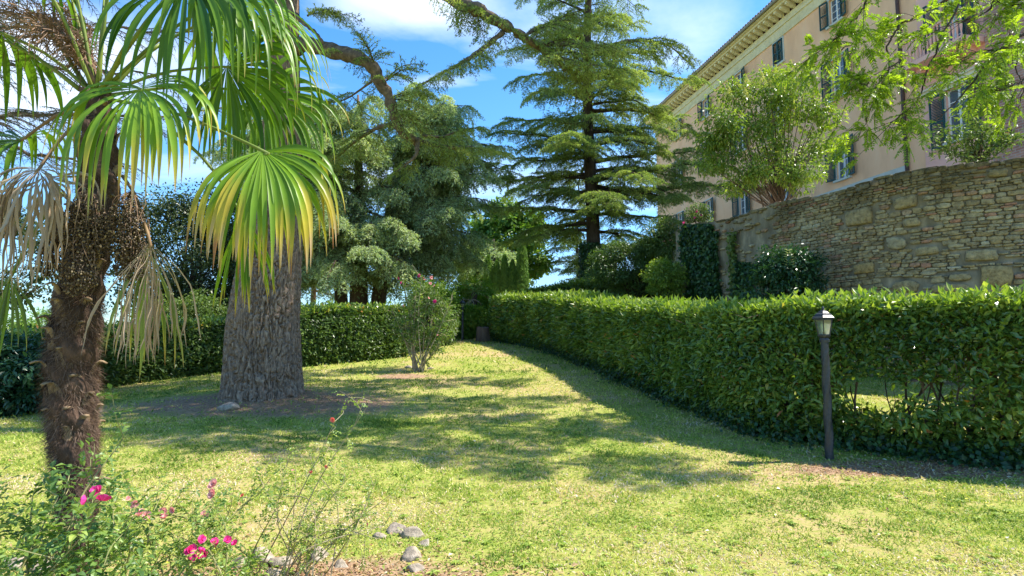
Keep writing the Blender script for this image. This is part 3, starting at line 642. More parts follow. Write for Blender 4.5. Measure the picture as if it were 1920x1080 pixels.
#---END-BUILD---
# ------------------------------------------------------------ conifer sprays
def make_spray(seed, leaf=.05, nt_=20, per=8, k=3, droop=.25, spread=.42, gap=0.):
    """unit-length side branch along +x, flat fan in xy drooping in z: needle tufts + twig tubes"""
    r = np.random.RandomState(seed); b = Buf(); L = []
    ph = r.uniform(0, 6); n = 9; t = np.linspace(0, 1, n)
    main = np.stack([t, .05*np.sin(t*4+ph), -.8*droop*t**2+.06*np.sin(t*3)], -1)
    b.tube(main, np.linspace(.016, .004, n), 3, cap=False)
    def tufts(pts, m):
        q = np.linspace(.12, 1, m)+r.uniform(-.03, .03, m); pos = np.stack([np.interp(q, np.linspace(0, 1, len(pts)), pts[:, c]) for c in range(3)], -1)
        dd = unit(pts[-1]-pts[0]); pos = np.repeat(pos, k, 0)+r.normal(0, .008, (m*k, 3))
        d = unit(dd*.7+r.normal(0, .75, (m*k, 3))+np.array([0, 0, .12]))
        nn = unit(r.normal(0, .5, (m*k, 3))+np.array([0, 0, 1.])); l = leaf*r.uniform(.65, 1.35, m*k)
        L.append(np.concatenate([pos, d, nn, l[:, None]], 1))
    for q in range(nt_):
        s = .06+.92*(q+r.rand()*.6)/nt_
        if r.rand() < gap: continue
        sd = 1 if q % 2 else -1; o = np.array([np.interp(s, t, main[:, c]) for c in range(3)])
        ln = spread*(1.05-s)**.55*r.uniform(.6, 1.2)+.05; a = sd*R(r.uniform(38, 68)); tt = np.linspace(0, 1, 4)
        tw = o+np.stack([np.cos(a)*tt*ln, np.sin(a)*tt*ln, -droop*ln*tt**1.6*r.uniform(.5, 2.2)+.02*tt], -1)
        b.tube(tw, np.linspace(.007, .002, 4), 3, cap=False); tufts(tw, max(3, int(per*ln/spread+2)))
    tufts(main, int(per*2))
    A = np.vstack(L)
    return dict(A=A, V=np.vstack(b.V), Q=np.vstack(b.Q))
class Crown:
    def __init__(s, sprays, wr=.32): s.L = Leaves(); s.W = Buf(); s.S = sprays; s.wr = wr
    def put(s, o, d, size, up=(0, 0, 1), r0=None, thick=1.):
        sp_ = s.S[rs.randint(len(s.S))]; x = unit(d); u_ = unit(np.asarray(up)+rs.normal(0, .18, 3)); y = unit(np.cross(u_, x)); z = np.cross(x, y)
        Rm = np.stack([x, y, z]); A = sp_['A']; tone = rs.rand() if r0 is None else r0
        s.L.add(A[:, :3]@Rm*size+o, A[:, 3:6]@Rm, A[:, 6:9]@Rm, A[:, 9]*size**.5*thick, A[:, 9]*size**.5*s.wr*thick, np.clip(tone*.5+rs.rand(len(A))*.5, 0, 1))
        s.W.add(sp_['V']@Rm*size+o, sp_['Q'])
    def dress(s, path, start, step, size, hang=.1, ang=55, every=1, end=True, thick=1., tone=None):
        path = np.asarray(path); seg = np.linalg.norm(np.diff(path, axis=0), axis=1); cu = np.concatenate([[0], np.cumsum(seg)]); Ln = cu[-1]
        q = start*Ln; sd = 1
        while q < Ln:
            o = np.array([np.interp(q, cu, path[:, c]) for c in range(3)]); o2 = np.array([np.interp(min(q+.1, Ln), cu, path[:, c]) for c in range(3)]); o1 = np.array([np.interp(q-.1, cu, path[:, c]) for c in range(3)])
            t = unit(o2-o1); hz = unit(np.array([t[1], -t[0], 0])+1e-6); a = R(ang+rs.uniform(-22, 18)); f = q/Ln
            d = t*math.cos(a)+hz*sd*math.sin(a)+np.array([0, 0, -hang+rs.uniform(-.15, .22)])
            s.put(o, d, size*(1.15-.6*f)*rs.uniform(.65, 1.2), thick=thick, r0=None if tone is None else tone*rs.uniform(.6, 1.1)); sd = -sd; q += step*rs.uniform(.6, 1.4)
        if end: s.put(path[-1]-unit(path[-1]-path[-2])*.1, unit(path[-1]-path[-2])+np.array([0, 0, -.1]), size*.6, thick=thick)
SP_A = [make_spray(k, .062, 20, 8, 3, .30, .42) for k in range(6)]
SP_B = [make_spray(20+k, .075, 16, 6, 3, .55, .5) for k in range(5)]
SP_S = [make_spray(40+k, .05, 17, 8, 3, .35, .4, gap=.15) for k in range(6)]
SP_F = [make_spray(60+k, .12, 11, 4, 2, .3, .45) for k in range(4)]
def limb(p0, az, ln, rise, sag, n=8, wob=.06):
    t = np.linspace(0, 1, n); hz = np.array([math.sin(az), math.cos(az)]); side = np.array([hz[1], -hz[0]])
    wv = wob*ln*np.sin(t*rs.uniform(2, 5)+rs.uniform(0, 6))*t
    return np.stack([p0[0]+hz[0]*ln*t+side[0]*wv, p0[1]+hz[1]*ln*t+side[1]*wv, p0[2]+ln*(rise*t-sag*t**2)+.02*ln*rs.normal(size=n)*t], -1)
# tall cedar in the middle
def tall_cedar(name, label, px, Y, top, spec, tr, leaf, bark, cr, thick=1., base=None, taper=.8, group=None):
    x = (px-960)/F*Y; z0 = float(gz(x, Y))-.1 if base is None else base
    t = thing(name, label, 'cedar tree', (x, Y, z0), group=group); tb_ = Buf()
    n = 14; zz = np.linspace(z0, top, n); pts = np.stack([x+.12*np.sin(zz*.35), Y+.1*np.cos(zz*.3), zz], -1)
    rad = tr*(1-taper*np.linspace(0, 1, n)); rad[0] *= 1.35; tb_.tube(pts, rad, 12); tb_.build('trunk', bark, t, smooth=True)
    lb = Buf()
    for (z, az, ln, rise, sag) in spec:
        o = np.array([np.interp(z, zz, pts[:, 0]), np.interp(z, zz, pts[:, 1]), z])
        p = limb(o, az, ln, rise, sag); lb.tube(p, np.linspace(.03+.017*ln, .012, len(p)), 5)
        cr(p, ln)
    lb.build('limbs', bark, t, smooth=True)
    return t
cw = Crown(SP_A)
def spec_tall(z0, z1, n, prof, seed, rise=.12, sag=.22):
    r = random.Random(seed); out = []
    for k in range(n):
        f = k/n; z = z0+(z1-z0)*f+r.uniform(-.25, .25); out.append((z, k*2.399+r.uniform(-.3, .3), prof(f)*r.uniform(.7, 1.15), rise+r.uniform(-.08, .12)+.25*max(0, f-.7), sag+r.uniform(-.05, .1)))
    return out
Yc = 27.
def zc(py): return 1.4+(630-py)/F*Yc
spec = spec_tall(zc(470), 21.5, 44, lambda f: 4.9*(1-.55*f) if f > .12 else 3.6, 3)
E_, W_ = math.pi/2, -math.pi/2
spec += [(zc(360), E_+.15, 7.6, .04, .03), (zc(330), E_+.5, 6.2, .10, .12), (zc(300), E_+.1, 5.6, .16, .10), (zc(345), E_-.5, 5.8, .05, .06), (zc(240), E_+.05, 5.4, .1, .14), (zc(200), E_-.1, 5.2, .15, .2), (zc(130), E_+.2, 5.0, .2, .35),
         (zc(275), W_-.2, 4.6, .3, .18), (zc(330), W_+.1, 4.6, .12, .12), (zc(290), W_+.3, 4.6, .1, .1), (zc(395), W_-.1, 5.2, .05, .06), (zc(415), W_+.4, 4.3, 0., .1), (zc(360), W_-.5, 4.0, .0, .05),
         (zc(400), E_+.3, 3.8, -.02, .12), (zc(380), math.pi, 4.0, .1, .2), (zc(300), math.pi+.4, 4.4, .1, .2), (zc(180), math.pi-.4, 4.0, .15, .3), (zc(230), W_-.3, 4.5, .2, .25), (zc(90), W_-.2, 3.8, .3, .3)]
tc_ = tall_cedar('cedar_tree', 'tall straight cedar in the centre with open flat tiers of green foliage', 1110, Yc, 24, spec, .40, None, M['bark_dark'],
                 lambda p, ln: cw.dress(p, .14, .27, 1.5, .12, 58, thick=1.25))
cw.W.build('twigs', M['needle_twig'], tc_); cw.L.build('crown', M['cedar_leaf'], tc_)
iv = Leaves(); n = 9000; zz = rs.uniform(1.2, zc(455), n); a = rs.uniform(0, 2*math.pi, n); rr = .42+.22*fbm(a*1.5, zz*.8)+rs.normal(0, .06, n)
bx, by = float(tc_.location.x), float(tc_.location.y); pp = np.stack([bx+rr*np.sin(a), by+rr*np.cos(a), zz], -1); nn = np.stack([np.sin(a), np.cos(a), 0*a+.3], -1)
iv.add(pp, unit(rs.normal(0, .6, (n, 3))+np.array([0, 0, -.8])), nn+rs.normal(0, .4, (n, 3)), rs.uniform(.09, .15, n), .1)
ic = iv.build('climbing_ivy', M['ivy_leaf'], None, origin=(bx, by, float(tc_.location.z))); tag(ic, 'dark ivy climbing the trunk foot of the tall central cedar', 'ivy')
# big blue-green cedar behind the left hedge
cw = Crown(SP_B, .34); Yb = 27.
sb = spec_tall(4.4, 12.4, 96, lambda f: 6.4*(1-.42*f**1.5) if f > .08 else 4.6, 9, .16, .22)
sb = [(a, b if math.cos(b) < .3 or k % 3 == 0 else math.pi-b, c, d, e) for k, (a, b, c, d, e) in enumerate(sb)]
sb += [(float(z_), math.pi+a_, l_, .14, .24) for z_, a_, l_ in zip(np.linspace(4.6, 11.8, 20), [(-1) ** k*(.2+.055*((k*7) % 18)) for k in range(20)], [4.4+.3*((k*5) % 6) for k in range(20)])]
sb += [(zz_, az, ln, ri, sg) for zz_, az, ln, ri, sg in [(7.5, E_+.1, 7.2, .22, .16), (8.5, E_+.3, 7.4, .2, .14), (9.5, E_, 7.2, .22, .2), (6.5, E_+.2, 6.2, .12, .14), (5.4, E_+.5, 5.2, .1, .2), (10.5, E_+.2, 6.4, .2, .2), (11.3, E_-.2, 5.4, .2, .25), (5.6, E_-.1, 6.0, .08, .14)]]
x = (690-960)/F*Yb
bc = thing('blue_cedar', 'huge blue green spreading cedar with several trunks behind the left hedge', 'cedar tree', (x, Yb, 1.3))
tb_ = Buf(); lb = Buf(); stems = []
for dx, dy, tx, ty, r_ in [(-1.2, 0, -2.6, .3, .36), (-.35, -.3, -.6, -.4, .5), (.35, .2, 1.7, .5, .42), (-.7, .6, -1.2, 1.5, .33)]:
    tt = np.linspace(0, 1, 8); p = np.stack([x+dx+(tx-dx)*tt**1.5, Yb+dy+(ty-dy)*tt**1.5, 1.2+11.8*tt], -1); tb_.tube(p, r_*(1-.9*tt), 10); stems.append(p)
    o = tb_.build('trunk', M['bark_brown'], bc, smooth=True); tb_ = Buf()
for (z, az, ln, ri, sg) in sb:
    p0 = min((s_[np.argmin(np.abs(s_[:, 2]-z))] for s_ in stems), key=lambda q: -(q[0]*math.sin(az)+q[1]*math.cos(az))*1.0+rs.rand()*1.2)
    p = limb(np.array([p0[0], p0[1], z]), az, ln*(.88-.2*max(0, math.sin(az))*(1 if z < 9 else .4)), ri, sg); lb.tube(p, np.linspace(.03+.014*ln, .012, len(p)), 5); cw.dress(p, .12, .27, 1.75, .30, 55, thick=1.35)
lb.build('limbs', M['bark_dark'], bc, smooth=True); cw.W.build('twigs', M['needle_twig'], bc); cw.L.build('crown', M['blue_leaf'], bc)
# distant cedars
cw = Crown(SP_F, .3)
t_ = tall_cedar('cedar_tree', 'small distant cedar seen below the branches of the tall central cedar', 1083, 50, 12.2, spec_tall(5.2, 11.8, 26, lambda f: 4.2*(1-.8*f), 21, .05, .1), .28, None, M['bark_dark'], lambda p, ln: cw.dress(p, .2, .5, 1.6, .1, 55, thick=1.4))
cw.W.build('twigs', M['needle_twig'], t_); cw.L.build('crown', M['far_cedar_leaf'], t_)
cw = Crown(SP_F, .3)
t_ = tall_cedar('cedar_tree', 'grey green weeping cedar behind the row of cypresses', 925, 42, 8.6, spec_tall(3.6, 8.4, 22, lambda f: 3.0*(1-.6*f), 23, .1, .25), .25, None, M['bark_dark'], lambda p, ln: cw.dress(p, .2, .5, 1.6, .45, 55, thick=1.5))
cw.W.build('twigs', M['needle_twig'], t_); cw.L.build('crown', M['blue_leaf'], t_)
cw = Crown(SP_F, .3)
t_ = tall_cedar('conifer_tree', 'slender grey trunked conifer left of the blue cedar beyond the hedge', 583, 36, 13, spec_tall(4.2, 12.5, 40, lambda f: 3.6*(1-.4*f), 27, .1, .25), .2, None, M['bark_brown'], lambda p, ln: cw.dress(p, .2, .5, 1.5, .3, 55, thick=1.2))
t_['category'] = 'conifer'
cw.W.build('twigs', M['needle_twig'], t_); cw.L.build('crown', M['far_cedar_leaf'], t_)

# ------------------------------------------------------------ the great old cedar on the lawn
def PX(l): return np.array([P(*q) for q in l])
tb0 = G(495, 748)
gc = thing('old_cedar', 'great old cedar with massive furrowed grey trunk and crooked overhead limbs on the left lawn', 'cedar tree', tb0)
Yt = tb0[1]+.45
cz = PX([(494, 752, Yt), (494, 690, Yt), (496, 600, Yt), (507, 500, Yt), (520, 400, Yt), (525, 300, Yt), (531, 150, Yt), (537, 0, Yt), (541, -200, Yt), (548, -500, Yt), (550, -800, Yt)])
hw = np.array([71, 67, 63, 56, 45, 37, 29, 23, 20, 16, 8])/F*Yt
nz_, na_ = 520, 420; zz = np.concatenate([np.linspace(cz[0, 2]-.25, cz[4, 2], 400), np.linspace(cz[4, 2]+.03, cz[-1, 2], 120)])
cxx = np.interp(zz, cz[:, 2], cz[:, 0]); rr0 = np.interp(zz, cz[:, 2], hw); an = np.arange(na_)*2*math.pi/na_
A_, Z_ = np.meshgrid(an, zz); Rr = rr0[:, None]*np.ones_like(A_); h0 = np.maximum(Z_-cz[0, 2], 0)
Rr = Rr*(1+.20*np.exp(-h0/.14)*(.5+.5*np.cos(A_*5+1)*np.cos(A_*2))+.025*np.cos(A_*3+Z_))
ca, sa = np.cos(A_), np.sin(A_); wx = .9*(fbm(ca*3, sa*3, Z_*1.8)-.5)
rg = 1-np.abs(2*vnoise(ca*10+wx*7, sa*10+wx*7, Z_*3.0+wx*8+7)-1)/.30
rg2 = 1-np.abs(2*vnoise(ca*19+wx*9, sa*19, Z_*7)-1)/.35
lid = np.clip(rr0/rr0.max(), .25, 1)[:, None]
Rr = Rr-.075*lid*np.clip(rg, 0, 1)**1.3-.04*lid*np.clip(rg2, 0, 1)**1.2+.02*fbm(ca*24, sa*24, Z_*22, 2)
V = np.stack([cxx[:, None]+Rr*ca, Yt+Rr*sa, Z_], -1).reshape(-1, 3); i = np.arange(nz_-1)[:, None]*na_; j = np.arange(na_)[None]; j2 = (j+1) % na_
mkobj('trunk', V, [np.stack([i+j, i+j2, i+na_+j2, i+na_+j], -1).reshape(-1, 4)], M['bark_cedar'], gc, smooth=True)
lb = Buf(); cw = Crown(SP_S, .30)
def branch(pts, r0, r1, n=26, sides=9, knob=.12):
    p = spline(pts, n); r_ = np.linspace(r0, r1, n)*(1+knob*rs.normal(size=n)); p = p+rs.normal(0, r_.mean()*.12, (n, 3)); lb.tube(p, r_, sides); return p
m1 = branch(PX([(548, 92, Yt), (575, 82, Yt-.2), (612, 94, Yt-.5), (650, 102, Yt-.7), (688, 116, Yt-.8), (712, 150, Yt-.7), (733, 190, Yt-.6), (742, 232, Yt-.5), (768, 258, Yt-.3), (790, 266, Yt)]), .155, .06, 40)
m2 = branch(PX([(790, 266, Yt), (840, 276, Yt+.2), (890, 277, Yt+.6), (948, 286, Yt+1.2)]), .05, .008)
m3 = branch(PX([(742, 234, Yt-.5), (712, 238, Yt-.2), (670, 262, Yt+.3), (630, 296, Yt+.8), (590, 318, Yt+1.2)]), .045, .01)
m4 = branch(PX([(783, 264, Yt-.2), (780, 290, Yt-.3), (765, 305, Yt-.3), (738, 326, Yt-.1)]), .045, .01)
m5 = branch(PX([(742, 220, Yt-.5), (755, 212, Yt-.6), (770, 208, Yt-.7)]), .04, .02)
m6 = branch(PX([(792, 255, Yt), (830, 256, Yt+.3), (862, 244, Yt+.5), (900, 238, Yt+.8)]), .03, .006)
m7 = branch(PX([(700, 150, Yt-.7), (650, 185, Yt-.2), (610, 195, Yt+.4), (570, 215, Yt+.9)]), .02, .005)
m8 = branch(PX([(548, 20, Yt), (566, 40, Yt-.3), (592, 62, Yt-.6), (606, 80, Yt-.8)]), .045, .02)
m9 = branch(PX([(535, -330, Yt), (640, -200, Yt-.8), (760, -80, Yt-1.4), (850, -2, Yt-1.5), (905, 24, Yt-1.5), (960, 56, Yt-1.4), (1005, 84, Yt-1.2), (1050, 118, Yt-1.0), (1085, 150, Yt-.6)]), .15, .03, 50)
m10 = branch(PX([(944, 60, Yt-1.4), (905, 92, Yt-1.5), (868, 116, Yt-1.7), (828, 138, Yt-1.8), (790, 158, Yt-1.8)]), .045, .008)
m11 = branch(PX([(1005, 84, Yt-1.2), (1050, 82, Yt-1.1), (1120, 88, Yt-.8), (1190, 76, Yt-.4), (1250, 84, Yt), (1285, 112, Yt+.3)]), .05, .01)
m12 = branch(PX([(985, 68, Yt-1.2), (1010, 50, Yt-1), (1060, 38, Yt-.6), (1100, 50, Yt-.2)]), .03, .006)
m13 = branch(PX([(1030, 104, Yt-1.1), (1065, 112, Yt-1.3), (1120, 122, Yt-1.2), (1170, 130, Yt-1)]), .03, .006)
for p, st_, step, sz in [(m2, .05, .09, .5), (m3, .2, .12, .55), (m4, .4, .16, .45), (m5, .6, .2, .45), (m6, .2, .10, .5), (m7, .15, .13, .5), (m9, .55, .13, .62), (m10, .1, .10, .55), (m11, .02, .09, .72), (m12, .1, .1, .65), (m13, .0, .09, .7)]: cw.dress(p, st_, step, sz, .35, 62, thick=1.0)
cw.dress(m1, .35, .22, .55, .3, 70, end=False)
for px, py, Y, dx, dz, s_ in [(700, 128, Yt-.8, .1, 1, .75), (722, 150, Yt-.7, .7, .3, .8), (735, 185, Yt-.6, .9, .1, .8), (740, 205, Yt-.6, .8, -.5, .8), (860, 4, Yt-1.5, .2, -1, .5), (890, 14, Yt-1.5, .3, -1, .55), (600, 20, Yt-.5, .6, .1, .7), (575, 30, Yt-.5, .8, .4, .6)]:
    for q in range(3): cw.put(P(px, py, Y), np.array([dx, rs.uniform(-.6, .6), dz])+rs.normal(0, .25, 3), s_)
# upper limbs reaching over the lawn (above the frame; they shade it)
def over(pts, r0, step=.36, sz=1.25, st_=.25):
    p = branch(pts, r0, .02, 24, 7); cw.dress(p, st_, step, sz, .12, 60, thick=2.3)
T_ = np.array([cz[8, 0], Yt, 0])
for az, ln, z, rise in [(72, 11.6, 10.6, .04), (95, 12.0, 8.9, .03), (58, 10.5, 11.6, .06), (84, 11.8, 10.1, .03), (104, 12.0, 8.5, .03),  (40, 8.0, 11.8, .08), (66, 8.0, 12.6, .1), (90, 9.5, 12.2, .06), (78, 10.5, 13, .04)]:
    a = R(az); tt = np.array([0, .2, .45, .7, .9, 1.])
    over(np.stack([T_[0]+np.sin(a)*ln*tt, T_[1]+np.cos(a)*ln*tt+.3*np.sin(tt*4), z+rise*ln*np.sin(tt*2.4)+0*tt], -1), .11, .26, 1.45, .43)
for az, ln, z, rise in [(-100, 6.0, 10.6, .1), (-60, 6.0, 11.5, .12), (-130, 5.5, 10.2, .1), (-20, 6, 12, .1), (10, 6, 12.5, .1)]:
    a = R(az); tt = np.array([0, .2, .45, .7, .9, 1.])
    over(np.stack([T_[0]+np.sin(a)*ln*tt, T_[1]+np.cos(a)*ln*tt, z+rise*ln*np.sin(tt*2.6)], -1), .10, .5, 1.1, .3)
lb.build('limbs', M['bark_limb'], gc, smooth=True); cw.W.build('twigs', M['needle_twig'], gc); cw.L.build('crown', M['cedar_leaf'], gc)

# sparse larch-like conifer boughs seen behind the palm, top left
cw = Crown([make_spray(80+k, .03, 14, 5, 2, .35, .45, gap=.1) for k in range(5)], .4); lb = Buf()
lt = thing('sparse_conifer', 'sparse brown twigged conifer boughs against the sky behind the palm head', 'conifer', (-15.5, 13.5, -.3))
tb_ = Buf(); tb_.tube(spline([(-15.5, 13.5, -1.2), (-15.4, 13.4, 4), (-15.3, 13.2, 9), (-15.2, 13, 14)], 14), np.linspace(.4, .12, 14), 10); tb_.build('trunk', M['bark_dark'], lt, smooth=True)
for z, tx, tz, ty in [(8.6, -5.6, 8.3, 10.5), (7.4, -5.4, 7.0, 10.2), (6.4, -6.0, 5.9, 9.6), (5.4, -6.6, 5.2, 9.8), (9.6, -6.0, 9.6, 11), (7.0, -7.4, 6.4, 8.8), (8.0, -7.0, 8.0, 9.4), (5.9, -5.6, 6.4, 12), (4.9, -7.4, 4.6, 10.6)]:
    p = spline([(-15.3, 13.2, z), (-11.6, (12.2+ty)/2+.3, z+.4), ((tx-11)/2, ty+.6, (z+tz)/2+.25), (tx, ty, tz)], 20)+rs.normal(0, .03, (20, 3)); lb.tube(p, np.linspace(.06, .008, 20), 6); cw.dress(p, .25, .17, 1.1, .25, 60)
lb.build('limbs', M['bark_brown'], lt, smooth=True); cw.W.build('twigs', M['needle_twig'], lt); cw.L.build('crown', M['far_cedar_leaf'], lt)

# ------------------------------------------------------------ broadleaf trees and shrubs
def clumps(L, W, c, rad, n_cl, rc, per, ll, lw, base=None, droop=.3, thin=.0, hole=0., seed=None, tilt=.5):
    """leaf clumps through an ellipsoid; twigs from base to clump"""
    r = np.random.RandomState(seed) if seed else rs
    c = np.asarray(c, float); rad = np.asarray(rad, float)
    for k in range(n_cl):
        d = unit(r.normal(size=3)); q = c+d*rad*r.uniform(.25, 1)**.45
        if base is not None and W is not None and k % 2 == 0:
            m = base+(q-base)*.5+r.normal(0, .06, 3)*rad; W.tube(spline([base, m, q], 6), np.linspace(.02*rad.mean()**.5+.006, .004, 6), 4, cap=False)
        R_ = rc*r.uniform(.6, 1.35); n = int(per*r.uniform(.6, 1.3)); u_ = unit(r.normal(size=(n, 3))); rad_ = R_*r.uniform(.2, 1, n)**.5
        pos = q+u_*rad_[:, None]*np.array([1.15, 1.15, .8]); dr = unit(u_+r.normal(0, tilt, (n, 3))+np.array([0, 0, -droop])); nn = unit(u_*.6+np.array([0, 0, .9])+r.normal(0, .35, (n, 3)))
        tone = r.uniform(0, .45); L.add(pos, dr, nn, ll*r.uniform(.6, 1.3, n), lw*r.uniform(.7, 1.2, n), np.clip(tone+r.rand(n)*.55, 0, 1))
def tree(name, label, cat, base, c, rad, mat, n_cl, rc, per, ll, lw, bark, tr=.1, multi=1, kind='quad', group=None, droop=.3, extra=None):
    t = thing(name, label, cat, base, group=group); L = Leaves(); W = Buf(); T = Buf(); c = np.asarray(c, float); base = np.asarray(base, float)
    for k in range(multi):
        o = rs.normal(0, .1, 3)*(multi > 1); o[2] = 0; e = c+rs.normal(0, .25, 3)*np.asarray(rad)*(multi > 1)
        T.tube(spline([base+o, base+(e-base)*.4+rs.normal(0, .06, 3), base+(e-base)*.8+rs.normal(0, .08, 3), e], 10), np.linspace(tr, tr*.3, 10), 8)
        clumps(L, W, c, rad, n_cl//multi, rc, per, ll, lw, base+(e-base)*rs.uniform(.5, .8), droop)
    if extra: extra(L, W, T)
    T.build('trunk', bark, t, smooth=True)
    if W.n: W.build('branches', bark, t)
    L.build('crown', mat, t, kind=kind); return t
# privet tree leaning over the wall
bp_ = P(1462, 378, 17.2)
def privet_x(L, W, T):
    for px, py, rp in [(1385, 190, 40), (1440, 168, 42), (1500, 165, 46), (1535, 215, 30), (1348, 235, 30), (1400, 255, 44), (1468, 235, 50), (1528, 278, 30), (1345, 300, 30), (1418, 322, 26), (1505, 330, 30), (1380, 345, 20), (1455, 142, 24), (1330, 262, 20)]:
        c = P(px, py, 17+rs.uniform(-.7, .7)); k = rp/F*17
        clumps(L, W, c, np.array([k, k*.9, k*.8]), int(3+rp/5), .24+.004*rp, 88, .135, .058, np.array([bp_[0], 17.2, 5.2])+rs.normal(0, .1, 3), .5)
        q = np.array([bp_[0], 17.2, 4.4])+rs.normal(0, .12, 3)
        if rs.rand() < .35: T.tube(spline([q, (q+c)/2+rs.normal(0, .12, 3), c], 8), np.linspace(.028, .010, 8), 6)
pt = tree('privet_tree', 'light green privet tree with cream flower panicles rising behind the stone wall', 'tree', (bp_[0], 17.2, 4.35), P(1450, 300, 17.0), (.8, .8, .7), M['privet_leaf'], 12, .3, 90, .13, .055, M['bark_brown'], .05, 3, 'leaf', droop=.45, extra=privet_x)
L = Leaves()
for px, py in [(1385, 165), (1400, 150), (1415, 160), (1430, 150), (1370, 180), (1445, 165), (1460, 140), (1478, 132), (1490, 150), (1352, 200), (1500, 135), (1395, 178), (1515, 150), (1340, 215), (1470, 170), (1530, 175)]:
    o = P(px+rs.uniform(-6, 6), py+rs.uniform(-4, 8), 16.5+rs.uniform(-.5, .5)); n = 170; h = rs.rand(n); a = rs.uniform(0, 6.28, n); rr = .13*(1-h)
    L.add(o+np.stack([np.cos(a)*rr, np.sin(a)*rr, h*.36-.1], -1), rdir(n), rdir(n), .04, .03)
L.build('flower_panicles', M['privet_bloom'], pt)
# shrub on top of the wall at the right
bs = P(1835, 298, 12.4)
def shrub_x(L, W, T):
    for px, py in [(1730, 262), (1760, 245), (1800, 215), (1830, 225), (1860, 230), (1890, 262), (1905, 250), (1745, 285), (1815, 260), (1870, 275), (1780, 275), (1850, 285)]:
        e = P(px, py, 12.3+rs.uniform(-.4, .4)); p = spline([bs-[0, 0, .2], (bs+e)/2+rs.normal(0, .1, 3), e], 12); W.tube(p, np.linspace(.012, .003, 12), 4)
        for q in p[3:]:
            n = 9; L.add(q+rs.normal(0, .07, (n, 3)), unit(rs.normal(0, .7, (n, 3))+unit(e-bs)*.7), unit(rs.normal(0, .4, (n, 3))+[0, 0, 1]), rs.uniform(.09, .15, n), .045)
tree('shrub', 'loose dark green shrub growing over the top of the stone wall below the pink house', 'shrub', (bs[0], 12.5, 4.35), P(1820, 268, 12.4), (.85, .4, .3), M['mid_leaf'], 14, .2, 40, .12, .045, M['bark_dark'], .02, 2, 'leaf', extra=shrub_x)
# overhanging tree with feathery pinnate leaves, top right
ot = thing('feather_leaved_tree', 'tree with feathery bright green leaves whose thin boughs hang in from the top right', 'tree', (11.3, 9.6, .3))
T = Buf(); W = Buf(); L = Leaves()
T.tube(spline([(11.3, 9.6, .2), (11.2, 9.6, 3), (10.9, 9.5, 5.4), (10.4, 9.4, 7.6), (9.9, 9.2, 10)], 16), np.linspace(.22, .07, 16), 10)
Yo = 9.0
def pinnate(o, d, ln, nl=9):
    d = unit(d); sd = unit(np.cross(d, [0, 0, 1.])+rs.normal(0, .15, 3)); up = np.cross(sd, d); t = np.linspace(.15, 1, nl)
    pts = o+d*ln*t[:, None]+np.array([0, 0, -.35*ln])*(t**2)[:, None]; tone = rs.uniform(0, .6)
    W.tube(np.vstack([o, pts[::2]]), .0025, 3, cap=False)
    for s_ in (-1, 1):
        dd = unit(d*.55+sd*s_*.8+np.array([0, 0, -.25])+rs.normal(0, .12, (nl, 3))); L.add(pts, dd, up+rs.normal(0, .25, (nl, 3)), ln*.36*(1.15-.5*t), ln*.105, np.clip(tone+.4*rs.rand(nl), 0, 1))
    L.add(pts[-1:], d+np.array([0, 0, -.4]), up, ln*.3, ln*.1, tone)
def obranch(pxl, r0, dens=1., n=30, side=.5):
    Y0 = Yo+rs.uniform(-.5, .5)
    p = spline([P(a, b, Y0+(0 if len(q) < 1 else q[0])) for a, b, *q in pxl], n); p = p+rs.normal(0, .012, p.shape); W.tube(p, np.linspace(r0, .004, n), 6); k0 = int(n*.12)
    for k in range(k0, n):
        if rs.rand() < .55*dens:
            e = p[k]+unit(p[min(k+1, n-1)]-p[k-1])*rs.uniform(.1, .35)+rs.normal(0, side*.45, 3)*np.array([1, 1, .7]); m = (p[k]+e)/2+rs.normal(0, .05, 3)
            q = spline([p[k], m, e], 7); W.tube(q, np.linspace(.006, .002, 7), 4, cap=False)
            for u_ in q[2::1]:
                if rs.rand() < .75: pinnate(u_, unit(e-p[k])*.5+rs.normal(0, .6, 3)+np.array([0, 0, .05]), rs.uniform(.14, .27))
            for _ in range(3): pinnate(e, unit(e-p[k])+rs.normal(0, .7, 3), rs.uniform(.16, .28))
for pl, r0, dn, sd in [([(1990, 20), (1920, 62), (1856, 110), (1821, 157), (1785, 198), (1722, 252)], .032, .55, .45),
                   ([(1840, -60), (1771, 0), (1720, 31), (1686, 46), (1638, 72), (1594, 85), (1547, 104)], .03, 1.3, .55),
                   ([(1660, -60), (1626, 0), (1604, 35), (1569, 69), (1520, 108)], .02, 1.15, .5),
                   ([(2000, 30), (1922, 72), (1906, 117), (1919, 170), (1897, 227)], .018, .5, .4),
                   ([(1686, 47), (1663, 91), (1668, 140), (1640, 190), (1610, 262)], .018, .8, .4),
                   ([(1800, 10), (1758, 82), (1733, 151), (1720, 189), (1676, 227), (1640, 262)], .016, 1.0, .5),
                   ([(1900, -50), (1850, 20), (1800, 40), (1740, 60)], .02, 1.1, .6), ([(1960, 60), (1900, 90), (1840, 95), (1790, 120)], .02, 1.1, .5),
                   ([(1990, 120), (1920, 150), (1880, 165), (1850, 180)], .015, 1.3, .45), 
                   ([(1980, -20), (1900, 10), (1850, -10)], .02, 1., .5), ([(1690, 110), (1640, 150), (1600, 165)], .012, 1.2, .4)]:
    obranch(pl, r0, dn, 30, sd)
for e in [(10.4, 8.9, 6.2), (9.6, 9.4, 8.2), (9.2, 9.0, 5.2)]: T.tube(spline([(11.1, 9.55, 3.6), (11, 9.5, 4.6), e], 10), np.linspace(.07, .03, 10), 7)
T.build('trunk', M['bark_dark'], ot, smooth=True); W.build('branches', M['bark_dark'], ot); L.build('crown', M['pinnate_leaf'], ot)
